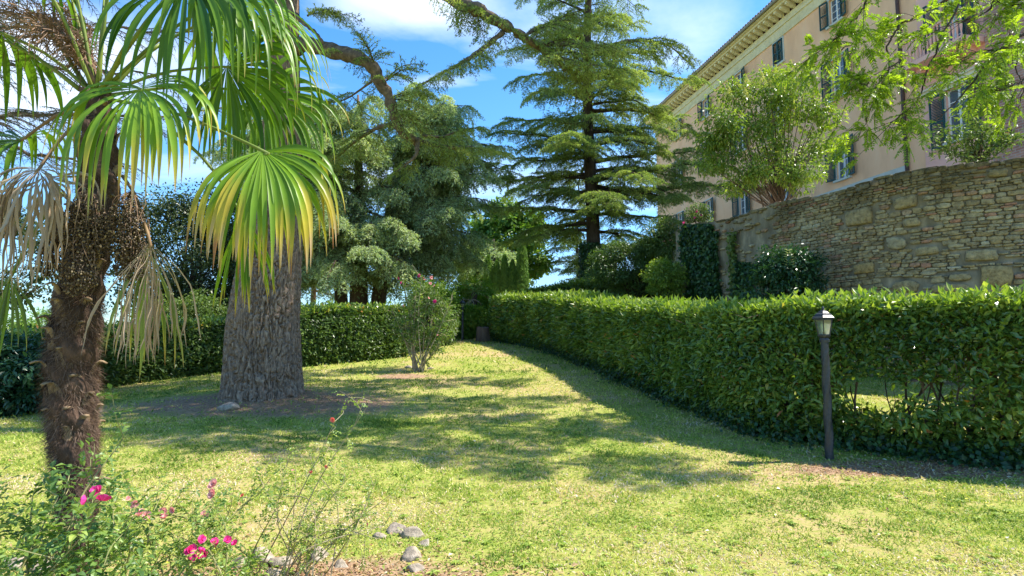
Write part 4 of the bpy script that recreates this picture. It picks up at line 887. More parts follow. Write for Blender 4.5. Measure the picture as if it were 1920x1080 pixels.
# background trees
tree('broadleaf_tree', 'broad fresh green tree far behind the cypresses', 'tree', ((955-960)/F*50, 50, 1.5), P(958, 455, 50), (3.9, 3, 3.6), M['mid_lime_leaf'], 110, .8, 130, .38, .26, M['bark_dark'], .25)
tree('broadleaf_tree', 'dark green tree crown directly left of the broad fresh green tree', 'tree', ((890-960)/F*44, 44, 1.5), P(893, 492, 44), (2.3, 2, 1.8), M['mid_leaf'], 60, .6, 120, .3, .2, M['bark_dark'], .2)
tree('holm_oak', 'dark holm oak crown behind the hedge between palm and old cedar trunk', 'tree', (-13.2, 23, -.2), (-12.9, 23, 4.3), (3.3, 2.4, 3.1), M['oak_leaf'], 170, .65, 190, .13, .085, M['bark_dark'], .28)
tree('holm_oak', 'grey green shrubby oak low behind the hedge left of the old cedar trunk', 'tree', (-10.9, 20, .2), P(372, 592, 20), (1.6, 1, .7), M['mid_leaf'], 60, .35, 150, .1, .06, M['bark_dark'], .08, 3)
tree('holm_oak', 'holm oak hanging leafy boughs against the sky at the left edge', 'tree', (-15.8, 15, -1), (-14.2, 15.2, 3.6), (2.3, 1.8, 1.5), M['oak_leaf'], 70, .38, 110, .12, .07, M['bark_dark'], .25)
tree('conifer_tree', 'dark blue green conifer filling the gap between holm oak and old cedar trunk', 'conifer', (-10.4, 25, 0), P(428, 500, 25), (2.2, 2, 3), M['far_cedar_leaf'], 100, .6, 170, .14, .05, M['bark_dark'], .2)
tree('broadleaf_tree', 'pale green rounded tree on the lower ground left of the palm trunk', 'tree', ((78-960)/F*26, 26, -3.5), P(74, 618, 26), (1.15, 1, .95), M['lime_leaf'], 55, .3, 110, .12, .08, M['bark_dark'], .12)
tree('broadleaf_tree', 'low dusty green tree on the lower ground at the left edge', 'tree', ((12-960)/F*32, 32, -6), P(14, 652, 32), (1.3, 1, .6), M['mid_leaf'], 40, .35, 90, .13, .09, M['bark_dark'], .12)
def cypress(name, label, px, Y, ytop, ybot, wpx, lean=0, n=5200, ll=.16, z0=None, group=None):
    pt_, pb_ = P(px, ytop, Y), P(px, ybot, Y); t = thing(name, label, 'cypress', (pb_[0], Y, pb_[2]-1.2), group=group); h = rs.rand(n); a = rs.uniform(0, 6.28, n)
    prof = (np.clip(h*7, 0, 1)**.7)*(1-h**2.2)**.8; rr = wpx/2/F*Y*prof*rs.uniform(.5, 1.12, n)*(.8+.4*fbm(a*1.2, h*9))
    L = Leaves(); pos = np.stack([pb_[0]+np.cos(a)*rr+lean*h**2, Y+np.sin(a)*rr, pb_[2]+(pt_[2]-pb_[2])*h], -1)
    L.add(pos, np.stack([np.cos(a)*.3, np.sin(a)*.3, 1+0*a], -1)+rs.normal(0, .25, (n, 3)), np.stack([np.cos(a), np.sin(a), 0*a+.2], -1)+rs.normal(0, .4, (n, 3)), ll*rs.uniform(.6, 1.2, n), ll*.42, np.clip(.2+.5*fbm(a*2, h*12)+.4*rs.rand(n)-.1, 0, 1))
    T = Buf(); T.tube([(pb_[0], Y, pb_[2]-1.3), (pb_[0], Y, pb_[2]+(pt_[2]-pb_[2])*.5), (pt_[0]+lean*.8, Y, pt_[2]-.1)], [.1, .06, .01], 7); T.build('trunk', M['bark_brown'], t)
    L.build('crown', M['cypress_leaf'], t)
for px, yt, lb_ in [(915, 481, 'leftmost cypress of the row behind the hedges'), (931, 492, 'second cypress from the left in the row behind the hedges'), (946, 480, 'middle cypress of the row behind the hedges'), (961, 490, 'fourth cypress from the left in the row, beside the tallest one'), (979, 438, 'tallest and rightmost cypress of the row behind the hedges')]:
    cypress('cypress', lb_, px, 33, yt, 556, 19 if px < 970 else 24, group='cypresses in a row')
cypress('cypress', 'small leaning cypress tip on the skyline left of the palm trunk', 25, 22, 612, 668, 13, -.1, 1500)
# bushes beside the wall end
tree('evergreen_bush', 'dark evergreen bush mass between the tall cedar and the wall end', 'bush', (4.6, 21, 1.2), P(1180, 500, 21), (1.6, 1, 1.0), M['dark_hedge_leaf'], 130, .35, 200, .085, .045, M['bark_dark'], .06, 4)
tree('evergreen_bush', 'upper dark bush touching the far end of the stone wall', 'bush', (5.6, 20, 1.2), P(1245, 462, 20.2), (.75, .7, .9), M['dark_hedge_leaf'], 70, .3, 200, .085, .045, M['bark_dark'], .06, 3)
tree('evergreen_bush', 'light green bush low in front of the wall end', 'bush', (5.0, 18.3, 1.0), P(1246, 522, 18.2), (.55, .5, .55), M['privet_leaf'], 60, .24, 170, .08, .045, M['bark_dark'], .04, 3)
bu = P(1312, 402, 18.2)
t_ = tree('flowering_shrub', 'pink flowering shrub peeping over the far end of the stone wall', 'shrub', (bu[0]+.3, 18.6, 4.3), bu, (.5, .35, .28), M['mid_leaf'], 22, .16, 80, .07, .04, M['bark_dark'], .02, 2)
L = Leaves()
for px, py in [(1307, 396), (1303, 408), (1314, 403), (1281, 417)]: n = 14; L = Leaves(); L.add(P(px, py, 17.9)+rs.normal(0, .014, (n, 3)), rdir(n), rdir(n), .05, .045); L.build('flower', M['magenta'], t_)
# shrub and ivy on the wall
ts = G(1475, 640); 
def sprout(L, W, T):
    o = P(1478, 500, 12.9)
    for k in range(7):
        z = k*.075
        for s_ in (-1, 1): L.add(o+[0, 0, z], (s_*.8, -.3, .55), (0, -.7, .7), .2-.012*k, .05, .995)
tree('shrub', 'leafy dark green shrub against the stone wall with one upright sprout painted pale as sunlit', 'shrub', (6.2, 13.3, .5), P(1473, 535, 13.2), (.85, .5, .85), M['laurel_leaf'], 80, .24, 130, .11, .05, M['bark_dark'], .03, 4, 'leaf', extra=sprout)
L = Leaves()
o = P(1479, 505, 12.8)
for k in range(8):
    for s_ in (-1, 1): L.add(o+[0, 0, k*.06], (s_*.8, -.3, .5), (0, -.7, .7), .19-.012*k, .05)  # sun on the sprout is painted in with the cream panicle colour
tag(L.build('sunlit_pale_sprout', M['privet_bloom'], None, kind='leaf', origin=tuple(o)), 'leafy upright sprout painted pale as sunlit, standing above the shrub at the stone wall', 'plant')
def ivy_patch(name, label, px0, px1, ytop, ybot, n, seed, kind_mat='ivy_leaf', taper=.35):
    s0, s1 = s_at(px0)[0], s_at(px1)[0]; r = np.random.RandomState(seed); S = r.uniform(s0, s1, n*2)
    Yd = np.interp(S, cum, wp_[:, 1]); zt = 1.4+(630-ytop)/F*Yd; zb = np.full_like(zt, .6); h = r.rand(n*2); z = zb+(zt-zb)*h; f = (S-s0)/(s1-s0)
    edge = np.minimum(f, 1-f)*2; keep = edge+.9*(fbm(S*1.6, z*.9, seed)-.55) > .12+taper*h-.3*(1-h); S, z, f = S[keep], z[keep], f[keep]
    d = np.abs(r.normal(0, .07, len(S)))+.05+.10*fbm(S*2, z*1.5, 4.4); p = wall_pt(S, z, d); q = wall_pt(S, z, d+1)-p
    L = Leaves(); L.add(p, unit(r.normal(0, .5, (len(S), 3))+[0, 0, -.9]), q+r.normal(0, .35, (len(S), 3)), r.uniform(.08, .14, len(S)), .1); o = wall_pt(np.array([(s0+s1)/2]), .8, .1)[0]
    tag(L.build(name, M[kind_mat], None, origin=tuple(o)), label, 'ivy')
ivy_patch('wall_ivy', 'dense dark ivy sheet covering the far end of the stone wall', 1280, 1372, 418, 560, 6500, 3)
ivy_patch('wall_ivy', 'thin light green creeper strand right of the dense ivy on the wall', 1376, 1392, 432, 560, 500, 5, 'mid_leaf', .2)
ivy_patch('wall_ivy', 'low ivy mound along the wall foot between the dense ivy and the shrub', 1372, 1430, 490, 560, 1800, 8, taper=.5)

# ------------------------------------------------------------ hedges
def hedge(name, label, path, side, thick, hfun, dens, leaf, mats, gap=None, core=True, top_frac=.22, bulge=.10, foot=.0, stems=0, cat='hedge', open_end=True):
    pth = spline(path, 300); sg = np.hypot(*np.diff(pth, axis=0).T); cu = np.concatenate([[0], np.cumsum(sg)]); Ln = cu[-1]
    td = unit(np.gradient(pth, axis=0)); nb = np.stack([td[:, 1], -td[:, 0]], -1)*side
    m = pth[150]; t = thing(name, label, cat, (m[0], m[1], float(gz(m[0], m[1]))))
    def at(s): 
        return np.stack([np.interp(s, cu, pth[:, 0]), np.interp(s, cu, pth[:, 1])], -1), unit(np.stack([np.interp(s, cu, nb[:, 0]), np.interp(s, cu, nb[:, 1])], -1))
    # density falls with distance, leaves grow a little to compensate
    sgrid = np.linspace(0, Ln, 200); pg, _ = at(sgrid); dist = np.hypot(pg[:, 0], pg[:, 1]); dn = dens*np.clip(8/dist, .3, 1.15)
    cdf = np.cumsum(dn); cdf = cdf/cdf[-1]; ntot = int(np.trapezoid(dn, sgrid)*(1.8*hfun(Ln/2)+thick) if hasattr(np, 'trapezoid') else np.trapz(dn, sgrid)*(1.8*hfun(Ln/2)+thick))
    s = np.interp(rs.rand(ntot), cdf, sgrid); H = np.array([hfun(q) for q in sgrid]); h = np.interp(s, sgrid, H)+.10*(fbm(s*.9, 2.2, o=3)-.5)
    u_ = rs.rand(ntot)*(1.45*h+thick); dep = np.abs(rs.normal(0, .11, ntot)); p2, n2 = at(s)
    front = u_ < h; top = (u_ >= h) & (u_ < h+thick); back = u_ >= h+thick
    z = np.where(front, u_, np.where(top, h, (u_-h-thick)/.45)); off = np.where(front, 0, np.where(top, u_-h, thick))
    bl = bulge*2.6*(fbm(s*.8, z*1.1, 7.7)-.5)+.05*(fbm(s*4, z*4, 1.1)-.5)
    belly = .16*np.sin(np.clip(z/h, 0, 1)*math.pi)-foot*np.clip(1-z/.5, 0, 1)
    off = np.where(front, off-bl-belly+dep, np.where(back, off+bl+belly-dep, off)); zz = np.where(top, z+.5*bl-dep, z)
    pos = np.stack([p2[:, 0]+n2[:, 0]*off, p2[:, 1]+n2[:, 1]*off, 0*s], -1); pos[:, 2] = gz(pos[:, 0], pos[:, 1])+zz
    nr = np.where(front[:, None], -np.concatenate([n2, 0*s[:, None]], 1), np.where(back[:, None], np.concatenate([n2, 0*s[:, None]], 1), np.array([0, 0, 1.])))
    keep = np.ones(ntot, bool)
    if gap is not None: keep = gap(s, z, rs.rand(ntot), pos)
    ds = np.hypot(pos[:, 0], pos[:, 1]); sc = np.clip(ds/9, .95, 1.9)**.8
    d = unit(nr*.55+rs.normal(0, .65, (ntot, 3))+np.array([0, 0, .1])); nn = unit(nr*.5+np.array([0, 0, .75])+rs.normal(0, .4, (ntot, 3)))
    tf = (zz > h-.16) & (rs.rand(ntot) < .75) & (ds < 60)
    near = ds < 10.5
    mm = [(~tf & near & keep, mats[0], 'foliage', 'leaf'), (~tf & ~near & keep, mats[0], 'foliage', 'quad'), (tf & keep, mats[1], 'sunlit_top_foliage', 'quad')]  # leaves along the top switch to the lighter colour painted as sunlit
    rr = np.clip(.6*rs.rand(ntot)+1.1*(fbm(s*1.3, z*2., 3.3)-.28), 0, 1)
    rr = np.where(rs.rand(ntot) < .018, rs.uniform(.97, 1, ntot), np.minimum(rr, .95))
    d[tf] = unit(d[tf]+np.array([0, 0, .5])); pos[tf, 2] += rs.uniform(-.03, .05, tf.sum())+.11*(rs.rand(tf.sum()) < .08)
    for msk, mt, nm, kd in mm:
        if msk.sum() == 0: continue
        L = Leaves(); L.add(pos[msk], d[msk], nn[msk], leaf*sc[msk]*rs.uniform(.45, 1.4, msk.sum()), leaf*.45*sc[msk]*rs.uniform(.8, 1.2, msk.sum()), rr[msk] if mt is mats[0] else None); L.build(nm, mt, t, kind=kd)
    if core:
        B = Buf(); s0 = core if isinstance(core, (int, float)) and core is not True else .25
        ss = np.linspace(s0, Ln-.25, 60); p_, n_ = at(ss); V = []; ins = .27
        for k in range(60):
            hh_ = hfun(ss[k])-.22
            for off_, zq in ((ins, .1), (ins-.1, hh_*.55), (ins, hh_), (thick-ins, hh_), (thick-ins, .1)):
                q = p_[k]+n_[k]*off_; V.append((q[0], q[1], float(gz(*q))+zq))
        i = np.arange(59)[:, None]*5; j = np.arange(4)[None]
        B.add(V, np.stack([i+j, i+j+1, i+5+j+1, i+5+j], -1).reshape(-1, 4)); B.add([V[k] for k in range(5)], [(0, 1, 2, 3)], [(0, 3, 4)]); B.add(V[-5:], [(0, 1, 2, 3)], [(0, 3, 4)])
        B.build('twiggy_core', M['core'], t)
    if stems:
        B = Buf()
        for k in range(stems):
            s_ = rs.uniform(.1, Ln*.5 if core is not True else Ln); p_, n_ = at(np.array([s_])); o = p_[0]+n_[0]*rs.uniform(.25, thick-.2); z0 = float(gz(*o)); hh_ = hfun(s_)
            q = [np.array([o[0], o[1], z0-.02])]
            for z_ in (.35, .75, 1.15, hh_-.1): q.append(np.array([o[0]+rs.normal(0, .08), o[1]+rs.normal(0, .08), z0+z_]))
            B.tube(spline(q, 9), np.linspace(rs.uniform(.008, .02), .004, 9), 5)
            for _ in range(4):
                a_ = q[rs.randint(1, 5)]; e = a_+rs.normal(0, .2, 3)+[0, 0, .28]-np.array([n_[0, 0], n_[0, 1], 0])*rs.uniform(0, .4); e[2] = min(e[2], z0+hh_-.08); B.tube(spline([a_, (a_+e)/2+rs.normal(0, .03, 3), e], 5), np.linspace(.007, .002, 5), 4)
        B.build('stems', M['bark_brown'], t)
    return t, at, Ln
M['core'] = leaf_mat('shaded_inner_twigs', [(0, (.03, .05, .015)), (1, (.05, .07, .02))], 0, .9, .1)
gA = G(1690, 770)
def gapf(s, z, r, pos):
    px = 960+pos[:, 0]/np.maximum(pos[:, 1], .1)*F; k = np.ones(len(s), bool)
    open_ = (pos[:, 0] > 3.45) & (pos[:, 0] < 5.4)
    qx = pos[:, 0]-.62*(pos[:, 1]-6.65); zq = z+.10*(pos[:, 1]-6.65); open_ = (qx > 3.4) & (qx < 5.6)
    g1 = np.exp(-(((qx-4.17)/.34)**2+((zq-.66)/.20)**2)); g2 = np.exp(-(((qx-4.85)/.5)**2+((zq-.72)/.12)**2))
    g = np.maximum(g1, .75*g2); k &= ~(open_ & (r < np.clip(2.3*g, 0, 1)))
    thin = (pos[:, 0] > 3.3) & (pos[:, 0] < 5.6) & (z > .25) & (z < 1.15) & (r < .45)
    return k & ~thin
hr, hat, hL = hedge('hedge', 'long clipped evergreen hedge curving down the right side of the lawn behind the lamp', HEDGE_R, 1, 1.25, lambda s: 1.66+.1*math.sin(s*.35), 2300, .105, (M['hedge_leaf'], M['hedge_top_leaf']), gapf, core=10.2, foot=.18, stems=170, bulge=.17)
hedge('hedge', 'low clipped hedge on the left between palm trunk and old cedar', [(-9.6, 6.0), (-8.6, 8.2), (-8.2, 10.2), (-7.9, 11.9), (-7.1, 13.3), (-6.0, 14.1)], -1, 1.0, lambda s: 1.16+.03*math.sin(s), 2300, .075, (M['dark_hedge_leaf'], M['hedge_leaf']), core=True)
hedge('hedge', 'taller clipped dark hedge right behind the old cedar trunk', [(-5.55, 14.6), (-4.9, 15.2), (-4.0, 16.2), (-3.1, 17.4)], -1, 1.4, lambda s: 1.48, 2600, .075, (M['dark_hedge_leaf'], M['hedge_leaf']), core=True)
hedge('hedge', 'far hedge strip rising on the bank towards the tall cedar', [(5.0, 21.5), (3.2, 24.0), (1.4, 26.5), (-.6, 29.5)], 1, 1.6, lambda s: 2.8-.10*s, 1500, .09, (M['dark_hedge_leaf'], M['hedge_top_leaf']), core=True)
tree('laurel_bush', 'dark glossy laurel bush at the left edge of the lawn', 'bush', (-8.0, 8.6, .1), (-8.3, 9.1, .72), (1.35, .9, .62), M['laurel_leaf'], 150, .26, 150, .12, .048, M['bark_dark'], .03, 4, 'leaf')
# shrubs at the far end of the lawn
tree('shrub', 'loose light green shrub right behind the flowering rose bush', 'shrub', (-3.0, 19.4, .9), P(800, 590, 19.3), (.9, .7, 1.1), M['mid_leaf'], 80, .3, 150, .09, .05, M['bark_dark'], .03, 4)
tree('shrub', 'bright yellow green shrub behind the far lamp', 'shrub', (-1.9, 24.2, 1.1), P(878, 604, 24.2), (.95, .4, .6), M['lime_leaf'], 110, .24, 160, .13, .065, M['bark_dark'], .03, 4)
tree('shrub', 'tall arching shrub left of the small far palm', 'shrub', (-2.9, 23, 1.1), P(818, 565, 23), (.8, .8, .8), M['lime_leaf'], 70, .3, 150, .1, .05, M['bark_dark'], .03, 4)
tree('shrub', 'dense dark shrub closing the lawn between left hedge and far lamp', 'shrub', (-3.6, 21.2, 1), P(790, 620, 21.2), (1.2, .7, .75), M['dark_hedge_leaf'], 90, .3, 170, .09, .05, M['bark_dark'], .03, 4)
tree('shrub', 'dense fresh green bush filling the gap behind the far lamp and small palm', 'shrub', (-2.4, 27.5, 1.1), P(880, 585, 27.5), (1.7, .8, 1.25), M['lime_leaf'], 130, .34, 190, .15, .08, M['bark_dark'], .03, 4)
tree('broadleaf_tree', 'feathery pale green young tree above the rose bush', 'tree', ((835-960)/F*30, 30, 1.5), P(828, 520, 30), (1.6, 1.2, 1.2), M['mid_leaf'], 60, .4, 120, .13, .05, M['bark_dark'], .06)
# stump at the end of the right hedge
g_ = G(904, 640); b = Buf(); sp_ = thing('tree_stump', 'short grey weathered tree stump at the far end of the right hedge', 'stump', g_)
an = np.arange(14)*2*math.pi/14; V = []
for z, r_ in ((-.1, .33), (.1, .29), (.4, .26), (.56, .25), (.57, .1)):
    for a in an: V.append((r_*(1+.12*math.sin(a*3+1)+.05*math.sin(a*7))*math.cos(a), r_*math.sin(a), z+.03*math.sin(a*2)))
b.add(V, [(k*14+q, k*14+(q+1) % 14, (k+1)*14+(q+1) % 14, (k+1)*14+q) for k in range(4) for q in range(14)]); b.add(V[-14:]+[(0, 0, .57)], None, [(q, (q+1) % 14, 14) for q in range(14)]); part(b, 'stump_wood', M['bark_brown'], sp_)
# distant brick chimney between the cedars
q = P(1149, 505, 75); dc = thing('chimney_stack', 'tiny red brick chimney with pyramid cap far away right of the tall cedar trunk', 'chimney', (q[0], q[1], q[2]-9))
b = Buf(); b.box(-.45, .45, -.45, .45, 0, 9.2); b.box(-.55, .55, -.55, .55, 9.2, 9.35)
for sx in (-1, 1):
    for sy in (-1, 1): b.box(sx*.4-.06, sx*.4+.06, sy*.4-.06, sy*.4+.06, 9.35, 9.8)
b.add([(-.6, -.6, 9.8), (.6, -.6, 9.8), (.6, .6, 9.8), (-.6, .6, 9.8), (0, 0, 10.3)], [(3, 2, 1, 0)], [(0, 1, 4), (1, 2, 4), (2, 3, 4), (3, 0, 4)]); part(b, 'brickwork', M['brickred'], dc)
#---END-VEG---
# ------------------------------------------------------------ fan palm in the foreground
Yp = 3.0
pl = PX([(150, 1140, Yp), (147, 1000, Yp), (143, 900, Yp), (134, 780, Yp), (135, 660, Yp), (147, 560, Yp), (168, 470, Yp), (182, 380, Yp), (186, 280, Yp), (180, 175, Yp)])
ph_ = np.array([25, 26, 31, 40, 41, 38, 33, 32, 30, 22])/F*Yp
palm = thing('fan_palm', 'shaggy fan palm with fibrous brown trunk and drooping fan leaves in the left foreground', 'palm tree', (pl[0, 0], Yp, float(gz(pl[0, 0], Yp))))
pl[0, 2] = -.08
n = 150; zz = np.linspace(-.08, pl[-1, 2], n); px_ = np.interp(zz, pl[:, 2], pl[:, 0]); pr_ = np.interp(zz, pl[:, 2], ph_); na_ = 72; an = np.arange(na_)*2*math.pi/na_
A_, Z_ = np.meshgrid(an, zz); ca, sa = np.cos(A_), np.sin(A_)
Rr = pr_[:, None]*(.80+.34*(fbm(ca*2.2, sa*2.2, Z_*6, 3)-.45))+.018*(1-np.abs(2*fbm(ca*7, sa*7, Z_*10, 2)-1))+.012*(np.sin(Z_*34+A_*2+3*fbm(ca, sa, Z_*2)))
V = np.stack([px_[:, None]+Rr*ca, Yp+Rr*sa, Z_], -1).reshape(-1, 3); i = np.arange(n-1)[:, None]*na_; j = np.arange(na_)[None]; j2 = (j+1) % na_
mkobj('trunk', V, [np.stack([i+j, i+j2, i+na_+j2, i+na_+j], -1).reshape(-1, 4)], M['palm_trunk'], palm, smooth=True)
def on_trunk(z, a, k=.86): r_ = np.interp(z, zz, pr_)*k; return np.stack([np.interp(z, zz, px_)+r_*np.cos(a), Yp+r_*np.sin(a), z], -1)
# hair-like fibres: thin two-segment ribbons
def fibres(n, zlo, zhi, ln, wd):
    z = rs.uniform(zlo, zhi, n); a = rs.uniform(0, 6.283, n); o = on_trunk(z, a, .84); out = np.stack([np.cos(a), np.sin(a), 0*a], -1); tn = np.stack([-np.sin(a), np.cos(a), 0*a], -1)
    clump = fbm(a*2.5, z*6, 2.)*4-2; d0 = unit(out*.35*rs.uniform(.2, 2, (n, 1))+np.array([0, 0, -1.])*(.5+rs.rand(n)[:, None])+tn*(clump[:, None]*1.3+rs.normal(0, .6, (n, 1)))); l = ln*rs.uniform(.4, 1.3, n)[:, None]
    p1 = o+d0*l*.5+out*.008; p2 = p1+unit(d0+out*.5*rs.uniform(-.2, 1, (n, 1))+rs.normal(0, .35, (n, 3)))*l*.5; s = unit(np.cross(d0, out))*wd*rs.uniform(.5, 1.4, n)[:, None]
    V = np.stack([o-s, o+s, p1-s*.7, p1+s*.7, p2], 1).reshape(-1, 3); b_ = np.arange(n)*5; r = np.clip(rs.rand(n)*.7+.4*(fbm(a*2, z*4, 9.)-.3), 0, 1)
    return V, np.stack([b_, b_+1, b_+3, b_+2], 1), np.stack([b_+2, b_+3, b_+4], 1), r
B = Buf(); V, Qf, Tf, r = fibres(20000, .12, 1.62, .08, .0012); B.add(V, Qf, Tf, 0); B.rq = [r]; B.rt = [r]; B.build('fibres', M['fibre'], palm)
B = Buf(); V, Qf, Tf, r = fibres(2600, 1.55, 2.7, .07, .0015); B.add(V, Qf, Tf, 0); B.rq = [r]; B.rt = [r]; B.build('crown_fibres', M['fibre'], palm)
# old leaf bases: curved boots (each one a part)
st_b = []
k = 0; rgen = random.Random(4)
for z in np.arange(.40, 2.6, .019):
    a = k*2.399; k += 1
    if z < .8 and k % 3: continue
    if z > 1.9 and k % 2: continue
    c0_ = on_trunk(np.array([z]), np.array([a]), .95)[0]; out = np.array([math.cos(a), math.sin(a), 0]); tn = np.array([-math.sin(a), math.cos(a), 0]); up = np.array([0, 0, 1.])
    ln = rgen.uniform(.07, .14); t_ = np.linspace(0, 1, 7); hook = rgen.uniform(.2, .85)
    cen = c0_-out*.012+up*(ln*np.sin(t_*1.7)[:, None]*.9)+out*(ln*.75*hook*(t_**1.8)[:, None])+tn*rgen.uniform(-.03, .03)*t_[:, None]-up*(.035*hook*np.clip(t_-.6, 0, 1)[:, None]*2)
    wv = .041*(1-.7*t_); B = Buf(); V = []
    for q in range(7):
        nrm = unit(np.cross(tn, cen[min(q+1, 6)]-cen[max(q-1, 0)])); V += [cen[q]-tn*wv[q], cen[q]-nrm*.011*(1-.6*t_[q]), cen[q]+tn*wv[q], cen[q]+nrm*.006]
    B.add(V, [(4*q+e, 4*q+(e+1) % 4, 4*q+4+(e+1) % 4, 4*q+4+e) for q in range(6) for e in range(4)]+[(24, 25, 26, 27)]); B.build('leaf_base', M['stub'], palm, smooth=True)
hubc = np.array([px_[-1], Yp, zz[-1]])
GREEN = np.array([(.045, .12, .012), (.12, .24, .025), (.21, .36, .03)]); YEL = np.array([.56, .45, .06]); TAN = np.array([.52, .36, .20]); BRN = np.array([.22, .10, .04]); DRY = np.array([.46, .35, .235]); DRY2 = np.array([.30, .20, .12])
def frond(name, hub, axis, side_hint, Rl, arc, nseg=38, droop=.9, tip=.25, dead=0., tone=.5, start=None, pet='petiole', lift=0., split=.48, label=None, seed=None, stiff=.25, pr=.007):
    """fan leaf: folded segments joined near the hub, free and drooping towards the tip"""
    r = np.random.RandomState(seed if seed is not None else rs.randint(9999)); ax = unit(axis); sd = unit(side_hint-ax*np.dot(side_hint, ax)); nm = np.cross(ax, sd); nm = nm if nm[2] > 0 else -nm
    K = 13; t = np.linspace(0, 1, K); Vs = []; Qs = []; Cs = []; n0 = 0; da = R(arc)/nseg
    for s_ in range(nseg):
        a = -R(arc)/2+(s_+.5)*da; ln = Rl*(.78+.22*math.cos(a*.8))*r.uniform(.86, 1.06); d = unit(ax*math.cos(a)+sd*math.sin(a)+nm*(lift+.07*r.normal())); g = droop*r.uniform(.7, 1.35); wj = r.uniform(.7, 1.25)
        if r.rand() < .1: continue
        brk = r.rand() < .28; bt = r.uniform(.45, .8); pts = [hub.copy()]; dd = d.copy(); tw = r.normal(0, .12)
        for q in range(1, K):
            f = q/(K-1); w_ = g*max(0, f-stiff)**1.1*.85+(.5 if brk and f > bt else 0)*g
            dd = unit(dd+np.array([r.normal(0, .015)*dead*3, r.normal(0, .015)*dead*3, -w_])); 
            if dead: dd = unit(dd+r.normal(0, .12*dead, 3))
            pts.append(pts[-1]+dd*ln/(K-1))
        pts = np.array(pts); tg = unit(np.gradient(pts, axis=0)); lat0 = unit(np.cross(nm, d)); lat = unit(lat0-tg*np.sum(lat0*tg, 1, keepdims=True)); nn = np.cross(tg, lat); nn = np.where(nn[:, 2:3] < 0, nn, nn)
        ca_, sa_ = math.cos(tw), math.sin(tw); lat = lat*ca_+nn*sa_*t[:, None]
        half = np.minimum(ln*t*math.tan(da/2)*1.04, .0145*Rl/.7*wj*(1-np.clip((t-split)/(1-split), 0, 1)**1.5)+.0006)*(1-.45*dead*np.clip(t*2, 0, 1)); fold = half*(.42+.5*dead)
        V = np.stack([pts-lat*half[:, None]+nn*fold[:, None]*.5, pts-nn*fold[:, None]*.5, pts+lat*half[:, None]+nn*fold[:, None]*.5], 1).reshape(-1, 3)
        q = np.arange(K-1)[:, None]*3; Qs.append(np.concatenate([np.stack([q+n0, q+n0+1, q+n0+4, q+n0+3], -1), np.stack([q+n0+1, q+n0+2, q+n0+5, q+n0+4], -1)]).reshape(-1, 4)); n0 += len(V); Vs.append(V)
        gcol = GREEN[0]+(GREEN[2]-GREEN[0])*np.clip(tone+r.normal(0, .22), 0, 1); tl = np.clip(tip*(.25+1.35*float(vnoise(a*2.6+s_*.16, nseg*.7, Rl*9)))*r.uniform(.75, 1.2), 0, 1.2); e = t
        y = np.clip((e-(1-tl*1.3))/.22, 0, 1)[:, None]; b_ = np.clip((e-(1-tl*.55))/.12, 0, 1)[:, None]; c = gcol*(1-y)+YEL*y*r.uniform(.8, 1.1)+0; c = c*(1-b_)+(TAN if r.rand() < .65 else BRN*1.6)*b_
        c = c*(1+.22*(vnoise(t*9+s_*3.1, 2.2)-.5))[:, None]*r.uniform(.88, 1.1)
        if dead: dc = DRY2+(DRY-DRY2)*r.uniform(.3, 1.2); m = np.clip(dead*1.35*r.uniform(.6, 1.2), 0, 1); c = c*(1-m)+dc*m
        Cs.append(np.repeat(c, 3, 0))
    o = mkobj(name, np.vstack(Vs), [np.vstack(Qs)], M['dead_frond' if dead > .6 else 'frond'], palm, col=np.vstack(Cs), smooth=True)
    if label: o['label'] = label
    if start is not None:
        B = Buf(); m = (start+hub)/2+np.array([0, 0, .05]); B.tube(spline([start, m, hub, hub+ax*.03], 9), np.linspace(pr*1.5, pr*.8, 9), 6); B.build('petiole', M[pet], o, smooth=True)
    return o
XR = np.array([1., 0, 0]); ZU = np.array([0, 0, 1.]); YB = np.array([0, 1., 0])
def hb_(px, py, Y): return P(px, py, Y)
c_ = hubc+np.array([0, 0, -.02])
# (hub px,py,Y) axis side length arc nseg droop tip tone
frond('frond', hb_(262, 166, 2.62), (.06, -.50, -.75), XR, .70, 236, 42, 1.1, .32, 0, .85, c_, lift=.12, seed=1, stiff=.12)
frond('frond', hb_(492, 282, 2.72), (.40, -.40, -.8), XR+YB*.2, .69, 146, 32, 1.0, .42, 0, .85, c_, lift=.1, seed=2, stiff=.15)
frond('frond', hb_(478, 290, 2.95), (.3, .1, -.7), XR, .70, 170, 26, 1.2, .35, 0, .6, None, lift=.0, seed=3)
frond('frond', hb_(352, -45, 2.75), (.5, -.2, -.6), XR, .80, 200, 40, 1.0, .06, 0, .35, c_, lift=.1, seed=4, pr=.009)
frond('frond', hb_(428, -12, 3.0), (.75, .1, -.4), XR+YB, .80, 210, 40, 1.1, .12, 0, .55, c_, lift=.1, seed=5)
frond('frond', hb_(385, 40, 3.35), (.7, .3, -.5), XR, .70, 200, 32, 1.0, .15, 0, .6, c_, lift=.1, seed=6)
frond('frond', hb_(425, 125, 3.1), (.7, .1, -.55), XR, .66, 220, 36, 1.05, .12, 0, .45, c_, seed=7)
0 and frond('frond', hb_(300, -70, 2.65), (.2, -.4, -.4), XR, .70, 220, 36, 1.0, .05, 0, .4, c_, lift=.1, seed=8)
frond('frond', hb_(215, -110, 2.9), (.1, .1, .9), XR, .75, 200, 32, .8, .05, 0, .5, c_, seed=9)
frond('frond', hb_(120, -100, 2.9), (-.3, .2, .8), XR, .7, 210, 32, .75, .05, 0, .45, c_, seed=10)
frond('frond', hb_(60, -70, 2.7), (-.6, -.2, .5), YB, .75, 200, 30, .9, .05, 0, .3, c_, seed=11)
